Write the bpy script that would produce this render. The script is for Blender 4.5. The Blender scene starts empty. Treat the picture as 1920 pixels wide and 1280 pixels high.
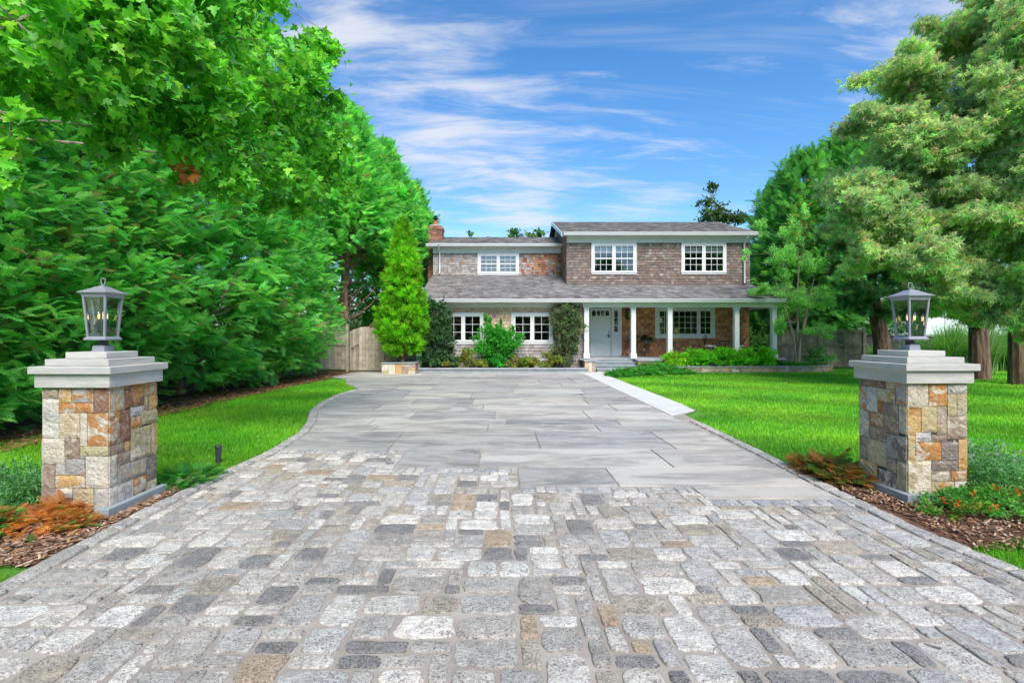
import bpy, math, random
import numpy as np
from math import radians as R, sin, cos, pi
from mathutils import Vector, Matrix
random.seed(7); rng = np.random.default_rng(7)
SC = bpy.context.scene
COL = SC.collection
# ------------------------------------------------------------------ camera
cam_d = bpy.data.cameras.new('camera'); cam = bpy.data.objects.new('camera', cam_d); COL.objects.link(cam)
cam.location = (0, 0, 1.5); cam.rotation_euler = (R(90), 0, 0)
cam_d.sensor_width = 36; cam_d.lens = 17.44; cam_d.shift_x = 0.01146; cam_d.shift_y = -0.00677
cam_d.clip_start = 0.05; cam_d.clip_end = 2000
SC.camera = cam
# ------------------------------------------------------------------ light
SUN_EL, SUN_AZ = 48, 14          # the sun stands high behind the viewer, a little to the right
world = bpy.data.worlds.new('World'); SC.world = world; world.use_nodes = True
wn, wl = world.node_tree.nodes, world.node_tree.links
for n in list(wn): wn.remove(n)
wout = wn.new('ShaderNodeOutputWorld'); wbg = wn.new('ShaderNodeBackground'); wl.new(wbg.outputs[0], wout.inputs[0])
wbg.inputs['Strength'].default_value = 0.145
sky = wn.new('ShaderNodeTexSky'); sky.sky_type = 'NISHITA'; sky.sun_disc = False
sky.sun_elevation = R(SUN_EL); sky.sun_rotation = R(180 - SUN_AZ); sky.altitude = 0; sky.air_density = 1.0; sky.dust_density = 0.6; sky.ozone_density = 3.0
def wmath(op, a, b=None, c=None):
    n = wn.new('ShaderNodeMath'); n.operation = op
    for i, v in enumerate((a, b, c)):
        if v is None: continue
        if isinstance(v, (int, float)): n.inputs[i].default_value = v
        else: wl.new(v, n.inputs[i])
    return n.outputs[0]
tc = wn.new('ShaderNodeTexCoord'); sep = wn.new('ShaderNodeSeparateXYZ'); wl.new(tc.outputs['Generated'], sep.inputs[0])
zc = wmath('MAXIMUM', sep.outputs[2], 0.0); den = wmath('ADD', zc, 0.16)
px_ = wmath('DIVIDE', sep.outputs[0], den); py_ = wmath('DIVIDE', sep.outputs[1], den)
def cloudnoise(sx, sy, rot, scale, detail, rough, dist, off):
    cb = wn.new('ShaderNodeCombineXYZ'); wl.new(px_, cb.inputs[0]); wl.new(py_, cb.inputs[1]); cb.inputs[2].default_value = off
    mp = wn.new('ShaderNodeMapping'); wl.new(cb.outputs[0], mp.inputs[0]); mp.inputs['Rotation'].default_value = (0, 0, rot); mp.inputs['Scale'].default_value = (sx, sy, 1)
    nz = wn.new('ShaderNodeTexNoise'); wl.new(mp.outputs[0], nz.inputs['Vector']); nz.inputs['Scale'].default_value = scale
    nz.inputs['Detail'].default_value = detail; nz.inputs['Roughness'].default_value = rough; nz.inputs['Distortion'].default_value = dist
    return nz.outputs['Fac']
def lump(dx, dy, dz, w, amp):      # a soft weight round one direction of the sky
    d = Vector((dx, dy, dz)).normalized()
    vm = wn.new('ShaderNodeVectorMath'); vm.operation = 'DOT_PRODUCT'; wl.new(tc.outputs['Generated'], vm.inputs[0]); vm.inputs[1].default_value = d
    mr = wn.new('ShaderNodeMapRange'); mr.interpolation_type = 'SMOOTHERSTEP'; wl.new(vm.outputs['Value'], mr.inputs[0])
    mr.inputs[1].default_value = cos(w); mr.inputs[2].default_value = 1.0; mr.inputs[3].default_value = 0; mr.inputs[4].default_value = amp
    return mr.outputs[0]
c1 = cloudnoise(0.6, 1.9, R(-16), 3.6, 10, 0.62, 0.35, 5.3)
c2 = cloudnoise(0.5, 2.0, R(-6), 1.6, 8, 0.6, 0.8, 11.7)
wsum = None
for a in ((-150, 930, 560, .30, .13), (-190, 930, 400, .22, .12), (60, 930, 570, .24, .06), (-30, 930, 330, .26, .04), (740, 930, 545, .13, .20), (870, 930, 570, .10, .10),
          (170, 930, 225, .28, .17), (-60, 930, 225, .22, .12), (-380, 930, 610, .14, .12), (520, 930, 330, .40, .05)):
    l_ = lump(*a); wsum = l_ if wsum is None else wmath('ADD', wsum, l_)
m1 = wn.new('ShaderNodeMapRange'); m1.interpolation_type = 'SMOOTHSTEP'
wl.new(wmath('ADD', c1, wsum), m1.inputs[0]); m1.inputs[1].default_value = 0.60; m1.inputs[2].default_value = 0.98; m1.inputs[3].default_value = 0; m1.inputs[4].default_value = 0.85
m2 = wn.new('ShaderNodeMapRange'); m2.interpolation_type = 'SMOOTHSTEP'
wl.new(c2, m2.inputs[0]); m2.inputs[1].default_value = 0.50; m2.inputs[2].default_value = 0.85; m2.inputs[3].default_value = 0; m2.inputs[4].default_value = 0.5
cl = wmath('MAXIMUM', m1.outputs[0], m2.outputs[0])
hs = wn.new('ShaderNodeHueSaturation'); wl.new(sky.outputs[0], hs.inputs['Color']); hs.inputs['Saturation'].default_value = 1.27; hs.inputs['Value'].default_value = 0.80
mixw = wn.new('ShaderNodeMix'); mixw.data_type = 'RGBA'; wl.new(cl, mixw.inputs['Factor']); wl.new(hs.outputs[0], mixw.inputs['A']); mixw.inputs['B'].default_value = (2.9, 3.0, 3.25, 1)
wl.new(mixw.outputs['Result'], wbg.inputs['Color'])
sun_d = bpy.data.lights.new('sun', 'SUN'); sun = bpy.data.objects.new('sun', sun_d); COL.objects.link(sun)
sun_d.energy = 3.0; sun_d.angle = R(35); sun_d.color = (1, 0.93, 0.84)
sd = Vector((sin(R(SUN_AZ)) * cos(R(SUN_EL)), -cos(R(SUN_AZ)) * cos(R(SUN_EL)), sin(R(SUN_EL))))
sun.rotation_euler = (-sd).to_track_quat('-Z', 'Y').to_euler(); sun.location = (5, -10, 20)
SC.view_settings.view_transform = 'Standard'; SC.view_settings.look = 'None'; SC.view_settings.gamma = 1; SC.view_settings.exposure = 1.02
SC.cycles.max_bounces = 7; SC.cycles.transparent_max_bounces = 16; SC.cycles.sample_clamp_indirect = 6

# ------------------------------------------------------------------ materials
def newmat(name):
    m = bpy.data.materials.new(name); m.use_nodes = True
    nt = m.node_tree; p = nt.nodes['Principled BSDF']; return m, nt, p
def nd(nt, t, **kw):
    n = nt.nodes.new(t)
    for k, v in kw.items(): setattr(n, k, v)
    return n
def mixc(nt, fac, a, b, mode='MIX'):
    n = nd(nt, 'ShaderNodeMix', data_type='RGBA', blend_type=mode)
    for i, v in (('Factor', fac), ('A', a), ('B', b)):
        if hasattr(v, 'links'): nt.links.new(v, n.inputs[i])
        elif i == 'Factor': n.inputs[0].default_value = v
        else: n.inputs[i].default_value = (*v, 1)
    return n.outputs['Result']
def noise(nt, scale, detail=4, rough=.5, sx=(1, 1, 1), dist=0, coord='Object'):
    t = nd(nt, 'ShaderNodeTexCoord'); mp = nd(nt, 'ShaderNodeMapping'); mp.inputs['Scale'].default_value = sx
    nt.links.new(t.outputs[coord], mp.inputs[0])
    n = nd(nt, 'ShaderNodeTexNoise'); n.inputs['Scale'].default_value = scale; n.inputs['Detail'].default_value = detail; n.inputs['Roughness'].default_value = rough
    n.inputs['Distortion'].default_value = dist; nt.links.new(mp.outputs[0], n.inputs['Vector']); return n.outputs['Fac']
def ramp(nt, x, a, b, lo=0., hi=1.):
    n = nd(nt, 'ShaderNodeMapRange', interpolation_type='SMOOTHSTEP'); nt.links.new(x, n.inputs[0])
    for i, v in zip((1, 2, 3, 4), (a, b, lo, hi)): n.inputs[i].default_value = v
    return n.outputs[0]
def bump(nt, p, h, strength, dist=.01):
    b = nd(nt, 'ShaderNodeBump'); b.inputs['Strength'].default_value = strength; b.inputs['Distance'].default_value = dist
    nt.links.new(h, b.inputs['Height']); nt.links.new(b.outputs[0], p.inputs['Normal'])
def attr(nt, name='Col'):
    a = nd(nt, 'ShaderNodeAttribute'); a.attribute_name = name; return a.outputs['Color']
def setbase(nt, p, c):
    if hasattr(c, 'links'): nt.links.new(c, p.inputs['Base Color'])
    else: p.inputs['Base Color'].default_value = (*c, 1)
def simple(name, c, rough=.6, metal=0, var=.12, scale=8, bmp=0, bs=60, spec=.4):
    m, nt, p = newmat(name); p.inputs['Roughness'].default_value = rough; p.inputs['Metallic'].default_value = metal; p.inputs['Specular IOR Level'].default_value = spec
    src = attr(nt) if c == 'Col' else c
    if var:
        n = ramp(nt, noise(nt, scale, 5, .6), .3, .7)
        v = mixc(nt, n, (1 - var,) * 3, (1 + var * .5,) * 3); src = mixc(nt, 1.0, src, v, 'MULTIPLY')
    setbase(nt, p, src)
    if bmp: bump(nt, p, noise(nt, bs, 4, .6), bmp)
    return m
M = {}
M['white'] = simple('white_paint', (.70, .71, .72), .4, var=.05, scale=2)
M['doorpaint'] = simple('pale_blue_grey_door_paint', (.68, .74, .75), .35, var=.04)
M['panelpaint'] = simple('pale_panel_paint', (.66, .70, .74), .4, var=.04)
M['shingle'] = simple('cedar_shingle', 'Col', .85, var=.22, scale=10, bmp=.4, bs=40)
M['asphalt'] = simple('asphalt_roof_shingle', 'Col', .9, var=.35, scale=2.2, bmp=.5, bs=120)
M['backing'] = simple('wall_backing', (.03, .022, .018), .9)
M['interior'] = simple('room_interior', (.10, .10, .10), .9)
M['blind'] = simple('window_blind_fabric', (.60, .63, .68), .8, var=.1)
M['brick'] = simple('chimney_brick', 'Col', .85, var=.2, scale=20, bmp=.4)
M['mortar'] = simple('brick_mortar', (.35, .31, .28), .9)
M['darkmetal'] = simple('dark_bronze_metal', (.035, .032, .033), .45, .6, var=.1)
M['ironchair'] = simple('rusty_iron', (.07, .045, .038), .6, .5)
M['cushion'] = simple('white_cushion', (.75, .75, .74), .8)
M['lamp'] = simple('powder_coated_grey_metal', (.27, .275, .32), .38, .15, var=.06)
M['lampdark'] = simple('black_metal_fitter', (.07, .07, .085), .4, .4, var=.06)
M['socket'] = simple('candle_sleeve', (.16, .17, .20), .5)
M['bluestone'] = simple('bluestone_tread', (.25, .29, .31), .7, var=.18, scale=3, bmp=.25, bs=60)
M['deck'] = simple('bluestone_floor', (.33, .35, .37), .7, var=.15, scale=2)
M['fence'] = simple('weathered_cedar_fence', 'Col', .85, var=.3, scale=5, bmp=.4)
M['stucco'] = simple('pale_siding', (.72, .75, .80), .6, var=.06, scale=1)
M['mesh'] = simple('windscreen_fabric', (.03, .035, .035), .9, var=.5, scale=9)
M['soil'] = simple('mulch_soil', (.13, .065, .035), .95, var=.5, scale=12, bmp=1, bs=30)
M['chips'] = simple('bark_chip', 'Col', .9, var=.2)
M['wire'] = simple('wire', (.30, .31, .33), .6)
M['pot'] = simple('glazed_pot', (.16, .17, .18), .35)
M['petal'] = simple('petal', 'Col', .6, var=.05)
def bark(name, a, b):
    m, nt, p = newmat(name); p.inputs['Roughness'].default_value = .9
    n = noise(nt, 9, 8, .65, (1, 1, .16), .6); setbase(nt, p, mixc(nt, ramp(nt, n, .35, .65), a, b)); bump(nt, p, n, 1, .05); return m
M['bark'] = bark('cedar_bark', (.05, .028, .018), (.20, .13, .085))
M['paleb'] = bark('pale_smooth_bark', (.22, .16, .10), (.46, .37, .27))
M['redbark'] = bark('red_brown_bark', (.10, .045, .028), (.32, .19, .13))
M['twig'] = bark('grey_twig', (.16, .13, .10), (.42, .36, .29))
def leafmat(name, trans=.35, rough=.5, spec=.35, var=.2):
    m, nt, p = newmat(name); out = nt.nodes['Material Output']
    c = attr(nt); n = ramp(nt, noise(nt, 1.3, 4, .6), .3, .7)
    c = mixc(nt, 1.0, c, mixc(nt, n, (1 - var, 1 - var, 1 - var), (1 + var, 1 + var * .8, 1)), 'MULTIPLY')
    setbase(nt, p, c); p.inputs['Roughness'].default_value = rough; p.inputs['Specular IOR Level'].default_value = spec
    tr = nd(nt, 'ShaderNodeBsdfTranslucent'); nt.links.new(mixc(nt, 1.0, c, (1.5, 1.5, .9), 'MULTIPLY'), tr.inputs[0])
    mx = nd(nt, 'ShaderNodeMixShader'); mx.inputs[0].default_value = trans; nt.links.new(p.outputs[0], mx.inputs[1]); nt.links.new(tr.outputs[0], mx.inputs[2]); nt.links.new(mx.outputs[0], out.inputs[0])
    return m
M['leaf'] = leafmat('leaf', .42); M['needle'] = leafmat('needle', .50, .6, .2); M['grass'] = leafmat('grass_blade', .3, .5, .25, .16)
def glass(name, tint, refl):
    m, nt, p = newmat(name); nt.nodes.remove(p); out = nt.nodes['Material Output']
    t = nd(nt, 'ShaderNodeBsdfTransparent'); t.inputs[0].default_value = (*tint, 1); g = nd(nt, 'ShaderNodeBsdfGlossy'); g.inputs['Roughness'].default_value = .02
    lw = nd(nt, 'ShaderNodeFresnel'); lw.inputs[0].default_value = 1.45
    a = nd(nt, 'ShaderNodeMath', operation='MULTIPLY_ADD'); nt.links.new(lw.outputs[0], a.inputs[0]); a.inputs[1].default_value = 1.0; a.inputs[2].default_value = refl
    mx = nd(nt, 'ShaderNodeMixShader'); nt.links.new(a.outputs[0], mx.inputs[0]); nt.links.new(t.outputs[0], mx.inputs[1]); nt.links.new(g.outputs[0], mx.inputs[2]); nt.links.new(mx.outputs[0], out.inputs[0]); return m
M['pane'] = glass('window_glass', (.7, .75, .75), .10)
M['lampglass'] = glass('seeded_lamp_glass', (.95, .96, .96), .12)
M['bulb'] = glass('bulb_glass', (.99, .95, .85), .25)
m, nt, p = newmat('bulb_filament'); p.inputs['Emission Color'].default_value = (1, .78, .42, 1); p.inputs['Emission Strength'].default_value = 1.5; p.inputs['Base Color'].default_value = (.9, .6, .2, 1); M['filament'] = m
# granite cobbles: the stone's own colour, salt and pepper grain, dark mineral stains
m, nt, p = newmat('granite_cobble'); p.inputs['Roughness'].default_value = .75
c = attr(nt); g1 = noise(nt, 78, 4, .75); g2 = noise(nt, 210, 2, .6); st = noise(nt, 7, 6, .7, dist=.6); st2 = noise(nt, 17, 5, .7)
md = noise(nt, 13, 7, .7, dist=.5)
c = mixc(nt, 1.0, c, mixc(nt, ramp(nt, md, .35, .66), (.74, .73, .72), (1.20, 1.19, 1.17)), 'MULTIPLY')
gf = nd(nt, 'ShaderNodeMath', operation='MULTIPLY'); nt.links.new(ramp(nt, g1, .49, .60, 0, 1), gf.inputs[0]); nt.links.new(ramp(nt, noise(nt, 5, 4, .6), .35, .62, .55, 1.0), gf.inputs[1])
c = mixc(nt, gf.outputs[0], c, mixc(nt, 1.0, c, (.30, .29, .28), 'MULTIPLY'))
c = mixc(nt, ramp(nt, g2, .54, .66, 0, .55), c, (.62, .60, .57))
c = mixc(nt, ramp(nt, st2, .52, .75, 0, .6), c, mixc(nt, 1.0, c, (.95, .78, .56), 'MULTIPLY'))
c = mixc(nt, ramp(nt, st, .635, .69, 0, .88), c, (.045, .045, .045)); setbase(nt, p, c)
hh = nd(nt, 'ShaderNodeMath', operation='ADD'); nt.links.new(noise(nt, 26, 6, .7), hh.inputs[0]); nt.links.new(g1, hh.inputs[1]); bump(nt, p, hh.outputs[0], 1.0, .014); M['granite'] = m
m, nt, p = newmat('joint_mortar'); p.inputs['Roughness'].default_value = .95
c = mixc(nt, ramp(nt, noise(nt, 2.5, 6, .65), .3, .7), (.23, .20, .17), (.36, .325, .28)); setbase(nt, p, c); bump(nt, p, noise(nt, 70, 4, .7), .7, .006); M['joint'] = m
m, nt, p = newmat('bluestone_slab'); p.inputs['Roughness'].default_value = .7
c = attr(nt); n1 = noise(nt, 1.7, 9, .66, (.5, 1.6, 1), .9); n2 = noise(nt, 3.8, 8, .70, (.5, 1.7, 1), .8); n3 = noise(nt, 60, 4, .7)
c = mixc(nt, ramp(nt, n1, .42, .62, 0, .85), c, mixc(nt, 1.0, c, (.52, .515, .54), 'MULTIPLY')); c = mixc(nt, ramp(nt, noise(nt, .5, 5, .6), .45, .7, 0, .5), c, (.40, .365, .31))
c = mixc(nt, ramp(nt, n2, .52, .70, 0, .6), c, (.50, .47, .42)); c = mixc(nt, ramp(nt, noise(nt, 6, 8, .72), .58, .72, 0, .5), c, mixc(nt, 1.0, c, (.55, .53, .50), 'MULTIPLY'))
c = mixc(nt, ramp(nt, n3, .4, .75, 0, .35), c, mixc(nt, 1.0, c, (.72, .72, .72), 'MULTIPLY')); setbase(nt, p, c); bump(nt, p, n3, .35, .004); M['slab'] = m
M['pale_slab'] = simple('pale_bluestone', 'Col', .7, var=.1, scale=3, bmp=.2, bs=60)
# split-face veneer: stone colour veined and patched with its second colour
m, nt, p = newmat('split_face_stone'); p.inputs['Roughness'].default_value = .8
a1, a2 = attr(nt), attr(nt, 'Col2'); v1 = noise(nt, 6.5, 7, .62, dist=1.0); v2 = noise(nt, 19, 6, .7, dist=.8); v3 = noise(nt, 48, 5, .7)
c = mixc(nt, ramp(nt, v1, .47, .60), a1, a2); c = mixc(nt, ramp(nt, v2, .57, .66, 0, .8), c, (.62, .57, .49)); c = mixc(nt, ramp(nt, v2, .43, .33, 0, .5), c, mixc(nt, 1.0, a1, (.38, .33, .32), 'MULTIPLY'))
c = mixc(nt, ramp(nt, v3, .35, .65), mixc(nt, 1.0, c, (.72, .72, .72), 'MULTIPLY'), c); setbase(nt, p, c)
hh = nd(nt, 'ShaderNodeMath', operation='ADD'); nt.links.new(v2, hh.inputs[0]); nt.links.new(v3, hh.inputs[1]); bump(nt, p, hh.outputs[0], 1.0, .018); M['veneer'] = m
m, nt, p = newmat('sawn_limestone_cap'); p.inputs['Roughness'].default_value = .65
n = noise(nt, 3, 8, .62, (1, 1, 9), .3); c = mixc(nt, ramp(nt, n, .3, .7), (.37, .36, .34), (.49, .48, .45)); c = mixc(nt, ramp(nt, noise(nt, 2, 4), .56, .7, 0, .4), c, (.50, .43, .32)); setbase(nt, p, c); bump(nt, p, noise(nt, 40, 5, .6, (1, 1, 5)), .35, .006); M['cap'] = m
m, nt, p = newmat('lawn_ground'); p.inputs['Roughness'].default_value = .9
n = noise(nt, .35, 5, .55, (1, .6, 1)); n2 = noise(nt, 45, 5, .7); n3 = noise(nt, .9, 3, .5, (.25, 2.2, 1))
c = mixc(nt, ramp(nt, n, .35, .65), (.095, .33, .014), (.13, .40, .02)); c = mixc(nt, ramp(nt, n3, .5, .62, 0, .4), c, (.14, .30, .05)); c = mixc(nt, ramp(nt, n2, .3, .62), mixc(nt, 1.0, c, (.45, .5, .45), 'MULTIPLY'), c); setbase(nt, p, c); bump(nt, p, n2, 1, .04); M['lawn'] = m

# ------------------------------------------------------------------ mesh helpers
ORG = {}
def link(o, parent, origin):
    COL.objects.link(o)
    if parent is not None:
        o.parent = parent; o.location = Vector(origin) - ORG[parent.name]
    else: o.location = origin
    ORG[o.name] = Vector(origin); return o
def tag(o, label=None, cat=None, group=None, kind=None):
    for k, v in (('label', label), ('category', cat), ('group', group), ('kind', kind)):
        if v: o[k] = v
    return o
def thing(name, loc, label, cat, group=None):
    o = bpy.data.objects.new(name, None); o.empty_display_size = .2; link(o, None, loc); return tag(o, label, cat, group)
def mesh_np(name, V, F, mats, cols=None, cols2=None, smooth=False, fmi=None):
    """V (n,3); F (m,k) array or list of tuples"""
    me = bpy.data.meshes.new(name)
    if isinstance(F, np.ndarray):
        n, m, k = len(V), len(F), F.shape[1]
        me.vertices.add(n); me.vertices.foreach_set('co', np.asarray(V, np.float32).ravel())
        me.loops.add(m * k); me.loops.foreach_set('vertex_index', F.astype(np.int32).ravel())
        me.polygons.add(m); me.polygons.foreach_set('loop_start', np.arange(0, m * k, k, dtype=np.int32)); me.polygons.foreach_set('loop_total', np.full(m, k, np.int32))
        me.update(calc_edges=True)
    else: me.from_pydata([tuple(v) for v in V], [], F); me.update()
    for nm, c in (('Col', cols), ('Col2', cols2)):
        if c is None: continue
        a = me.color_attributes.new(nm, 'FLOAT_COLOR', 'POINT'); c4 = np.ones((len(V), 4), np.float32); c4[:, :3] = c; a.data.foreach_set('color', c4.ravel())
    for mt in (mats if isinstance(mats, (list, tuple)) else [mats]): me.materials.append(mt)
    if smooth: me.polygons.foreach_set('use_smooth', np.ones(len(me.polygons), bool))
    return me
class MB:
    def __init__(s): s.v, s.f, s.c, s.c2 = [], [], [], []
    def add(s, vs, fs, c=(.5, .5, .5), c2=None):
        b = len(s.v); s.v += [tuple(v) for v in vs]; s.f += [tuple(b + i for i in f) for f in fs]; s.c += [c] * len(vs); s.c2 += [c2 or c] * len(vs)
    def box(s, x0, y0, z0, x1, y1, z1, c=(.5, .5, .5), c2=None, bev=0):
        if bev:
            b = bev; P = []
            for (z, i) in ((z0, b), (z0 + b, 0), (z1 - b, 0), (z1, b)):
                P += [(x0 + i + (b if 0 else 0), y0 + i, z), (x1 - i, y0 + i, z), (x1 - i, y1 - i, z), (x0 + i, y1 - i, z)]
            F = [(3, 2, 1, 0), (12, 13, 14, 15)]
            for k in range(3):
                for j in range(4): F.append((4 * k + j, 4 * k + (j + 1) % 4, 4 * k + 4 + (j + 1) % 4, 4 * k + 4 + j))
            s.add(P, F, c, c2); return
        s.add([(x0, y0, z0), (x1, y0, z0), (x1, y1, z0), (x0, y1, z0), (x0, y0, z1), (x1, y0, z1), (x1, y1, z1), (x0, y1, z1)],
              [(3, 2, 1, 0), (4, 5, 6, 7), (0, 1, 5, 4), (1, 2, 6, 5), (2, 3, 7, 6), (3, 0, 4, 7)], c, c2)
    def frustum(s, cx, cy, z0, h0, z1, h1, c=(.5, .5, .5)):
        s.add([(cx - h0, cy - h0, z0), (cx + h0, cy - h0, z0), (cx + h0, cy + h0, z0), (cx - h0, cy + h0, z0), (cx - h1, cy - h1, z1), (cx + h1, cy - h1, z1), (cx + h1, cy + h1, z1), (cx - h1, cy + h1, z1)],
              [(3, 2, 1, 0), (4, 5, 6, 7), (0, 1, 5, 4), (1, 2, 6, 5), (2, 3, 7, 6), (3, 0, 4, 7)], c)
    def tube(s, pts, rad, n=8, c=(.5, .5, .5), cap=True):
        pts = [Vector(p) for p in pts]; rad = rad if isinstance(rad, (list, tuple)) else [rad] * len(pts); rings = []; up = Vector((.13, .37, .92))
        for i, p in enumerate(pts):
            d = (pts[min(i + 1, len(pts) - 1)] - pts[max(i - 1, 0)]).normalized()
            a = d.cross(up); a = a.normalized() if a.length > .05 else d.cross(Vector((1, 0, 0))).normalized(); b = d.cross(a)
            rings += [p + (a * cos(2 * pi * k / n) + b * sin(2 * pi * k / n)) * rad[i] for k in range(n)]
        F = [(i * n + k, i * n + (k + 1) % n, (i + 1) * n + (k + 1) % n, (i + 1) * n + k) for i in range(len(pts) - 1) for k in range(n)]
        if cap: F += [tuple(range(n)), tuple(range((len(pts) - 1) * n + n - 1, (len(pts) - 1) * n - 1, -1))]
        s.add(rings, F, c)
    def lathe(s, cx, cy, prof, n=20, c=(.5, .5, .5)):
        V = [(cx + r * cos(2 * pi * k / n), cy + r * sin(2 * pi * k / n), z) for r, z in prof for k in range(n)]
        F = [(i * n + k, i * n + (k + 1) % n, (i + 1) * n + (k + 1) % n, (i + 1) * n + k) for i in range(len(prof) - 1) for k in range(n)]
        F += [tuple(range(n - 1, -1, -1)), tuple(range((len(prof) - 1) * n, len(prof) * n))]; s.add(V, F, c)
    def build(s, name, mat, parent=None, origin=None, smooth=False):
        if origin is None: origin = ORG[parent.name] if parent is not None else Vector((0, 0, 0))
        V = np.array(s.v, float) - np.array(tuple(origin)); me = mesh_np(name, V, s.f, mat, np.array(s.c), np.array(s.c2), smooth)
        return link(bpy.data.objects.new(name, me), parent, origin)
def jit(c, a): k = 1 + random.uniform(-a, a); w = random.uniform(-a, a) * .12; return (c[0] * k * (1 + w), c[1] * k, c[2] * k * (1 - w))

# ------------------------------------------------------------------ foliage
def tri_tpl(tris): return np.array(tris, float)          # (t,3,3)
def spray_tpl(n=8, sub=4, w=.035, ang=48, droop=.18):
    T = []
    def tw(x, y, a, L, w):
        dx, dy = sin(a), cos(a); T.append([(x - dy * w / 2, y + dx * w / 2), (x + dy * w / 2, y - dx * w / 2), (x + dx * L, y + dy * L)])
    tw(0, 0, 0, 1, w)
    for i in range(n):
        t = .06 + .86 * i / n; L = (.50 * (1 - t) ** .75 + .07) * random.uniform(.8, 1.15)
        for sg in (-1, 1):
            a = sg * R(ang * random.uniform(.8, 1.15) * (1 - .35 * t)); tw(0, t, a, L, w * 1.15)
            for j in range(sub):
                q = .2 + .75 * j / sub; tw(sin(a) * L * q, t + cos(a) * L * q, a + R(38) * (1 if j % 2 else -1), L * .42 * (1.05 - q * .5), w * 1.05)
    A = np.array(T); r2 = (A ** 2).sum(2); z = -droop * r2 + .03 * np.random.default_rng(1).normal(size=r2.shape) * r2
    return np.dstack([A[..., 0], A[..., 1], z])
def maple_tpl():
    half = [(0, 0), (.12, -.05), (.30, .02), (.24, .12), (.42, .22), (.55, .30), (.44, .34), (.40, .46), (.26, .42), (.16, .50), (.24, .66), (.13, .72), (.07, .86), (0, 1.0)]
    T = []
    for sg in (-1, 1):
        for a, b in zip(half[:-1], half[1:]):
            T.append([(0, .32, .0), (sg * a[0], a[1], abs(a[0]) * .22 - .12 * a[1] ** 2), (sg * b[0], b[1], abs(b[0]) * .22 - .12 * b[1] ** 2)])
    return np.array(T)
def oval_tpl(w=.5, fold=.12): 
    return np.array([[(0, 0, 0), (w / 2, .45, fold), (0, 1, -.1)], [(0, 0, 0), (0, 1, -.1), (-w / 2, .45, fold)]], float)
def cluster_tpl(n, w, spread, seed, lenv=(.5, 1.0)):
    g = random.Random(seed); T = []
    for i in range(n):
        a = g.uniform(0, 2 * pi); e = g.uniform(*spread); L = g.uniform(*lenv); d = Vector((cos(a) * cos(e), sin(a) * cos(e), sin(e))); d = Vector((d.x, d.z, d.y))
        s_ = d.cross(Vector((g.uniform(-1, 1), g.uniform(-1, 1), g.uniform(-1, 1)))).normalized(); b = Vector((0, g.uniform(0, .35), 0)); nn = d.cross(s_) * .1
        m_ = b + d * L * .5; T.append([b, m_ + s_ * w / 2 * L + nn, b + d * L]); T.append([b, b + d * L, m_ - s_ * w / 2 * L + nn])
    return np.array([[tuple(v) for v in t] for t in T])
TP = {'fine': spray_tpl(8, 4), 'mid': spray_tpl(6, 2, .06), 'coarse': spray_tpl(5, 0, .16), 'cedar': spray_tpl(7, 3, .028, 32, .05), 'maple': maple_tpl(), 'oval': oval_tpl(), 'slim': oval_tpl(.3),
      'tuft': cluster_tpl(9, .30, (.1, 1.3), 3), 'needles': cluster_tpl(16, .10, (.3, 1.4), 4), 'fluff': cluster_tpl(15, .13, (-.1, 1.3), 9, (.35, 1.0))}
class Fol:
    def __init__(s): s.V, s.C, s.n = [], [], 0
    def add(s, tpl, P, D, N, S, C):
        """P pos, D direction (template +y), N normal hint, S size, C colour per instance"""
        P = np.asarray(P, float); n = len(P)
        if n == 0: return
        D = D / (np.linalg.norm(D, axis=1, keepdims=True) + 1e-9); X = np.cross(D, N); X /= (np.linalg.norm(X, axis=1, keepdims=True) + 1e-9); Z = np.cross(X, D)
        B = np.stack([X, D, Z], 1) * np.asarray(S).reshape(-1, 1, 1)      # rows = axes
        t = tpl.reshape(-1, 3); V = np.einsum('kj,njm->nkm', t, B) + P[:, None, :]
        s.V.append(V.reshape(-1, 3)); s.C.append(np.repeat(np.asarray(C), len(t), 0))
    def mesh(s, name, mat):
        V = np.concatenate(s.V); C = np.concatenate(s.C); return mesh_np(name, V, np.arange(len(V)).reshape(-1, 3), mat, C)
def cols(n, pal, a=.25, wts=None):
    pal = np.array(pal, float); i = rng.choice(len(pal), n, p=wts); k = rng.uniform(1 - a, 1 + a, (n, 1)); return np.clip(pal[i] * k * rng.uniform(1 - a * .3, 1 + a * .3, (n, 3)), 0, 1)
def unit(n):
    v = rng.normal(size=(n, 3)); return v / np.linalg.norm(v, axis=1, keepdims=True)
def add_mesh_obj(name, me, parent=None, origin=(0, 0, 0)): return link(bpy.data.objects.new(name, me), parent, origin)
def copy_tree(o, loc=None, rz=None, sc=None):
    c = o.copy(); COL.objects.link(c)
    if loc is not None: c.location = loc
    if rz is not None: c.rotation_euler = (0, 0, rz)
    if sc is not None: c.scale = sc
    ORG[c.name] = Vector(c.location)
    for ch in o.children:
        d = ch.copy(); COL.objects.link(d); d.parent = c
        for g in ch.children:
            e = g.copy(); COL.objects.link(e); e.parent = d
    return c
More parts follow.
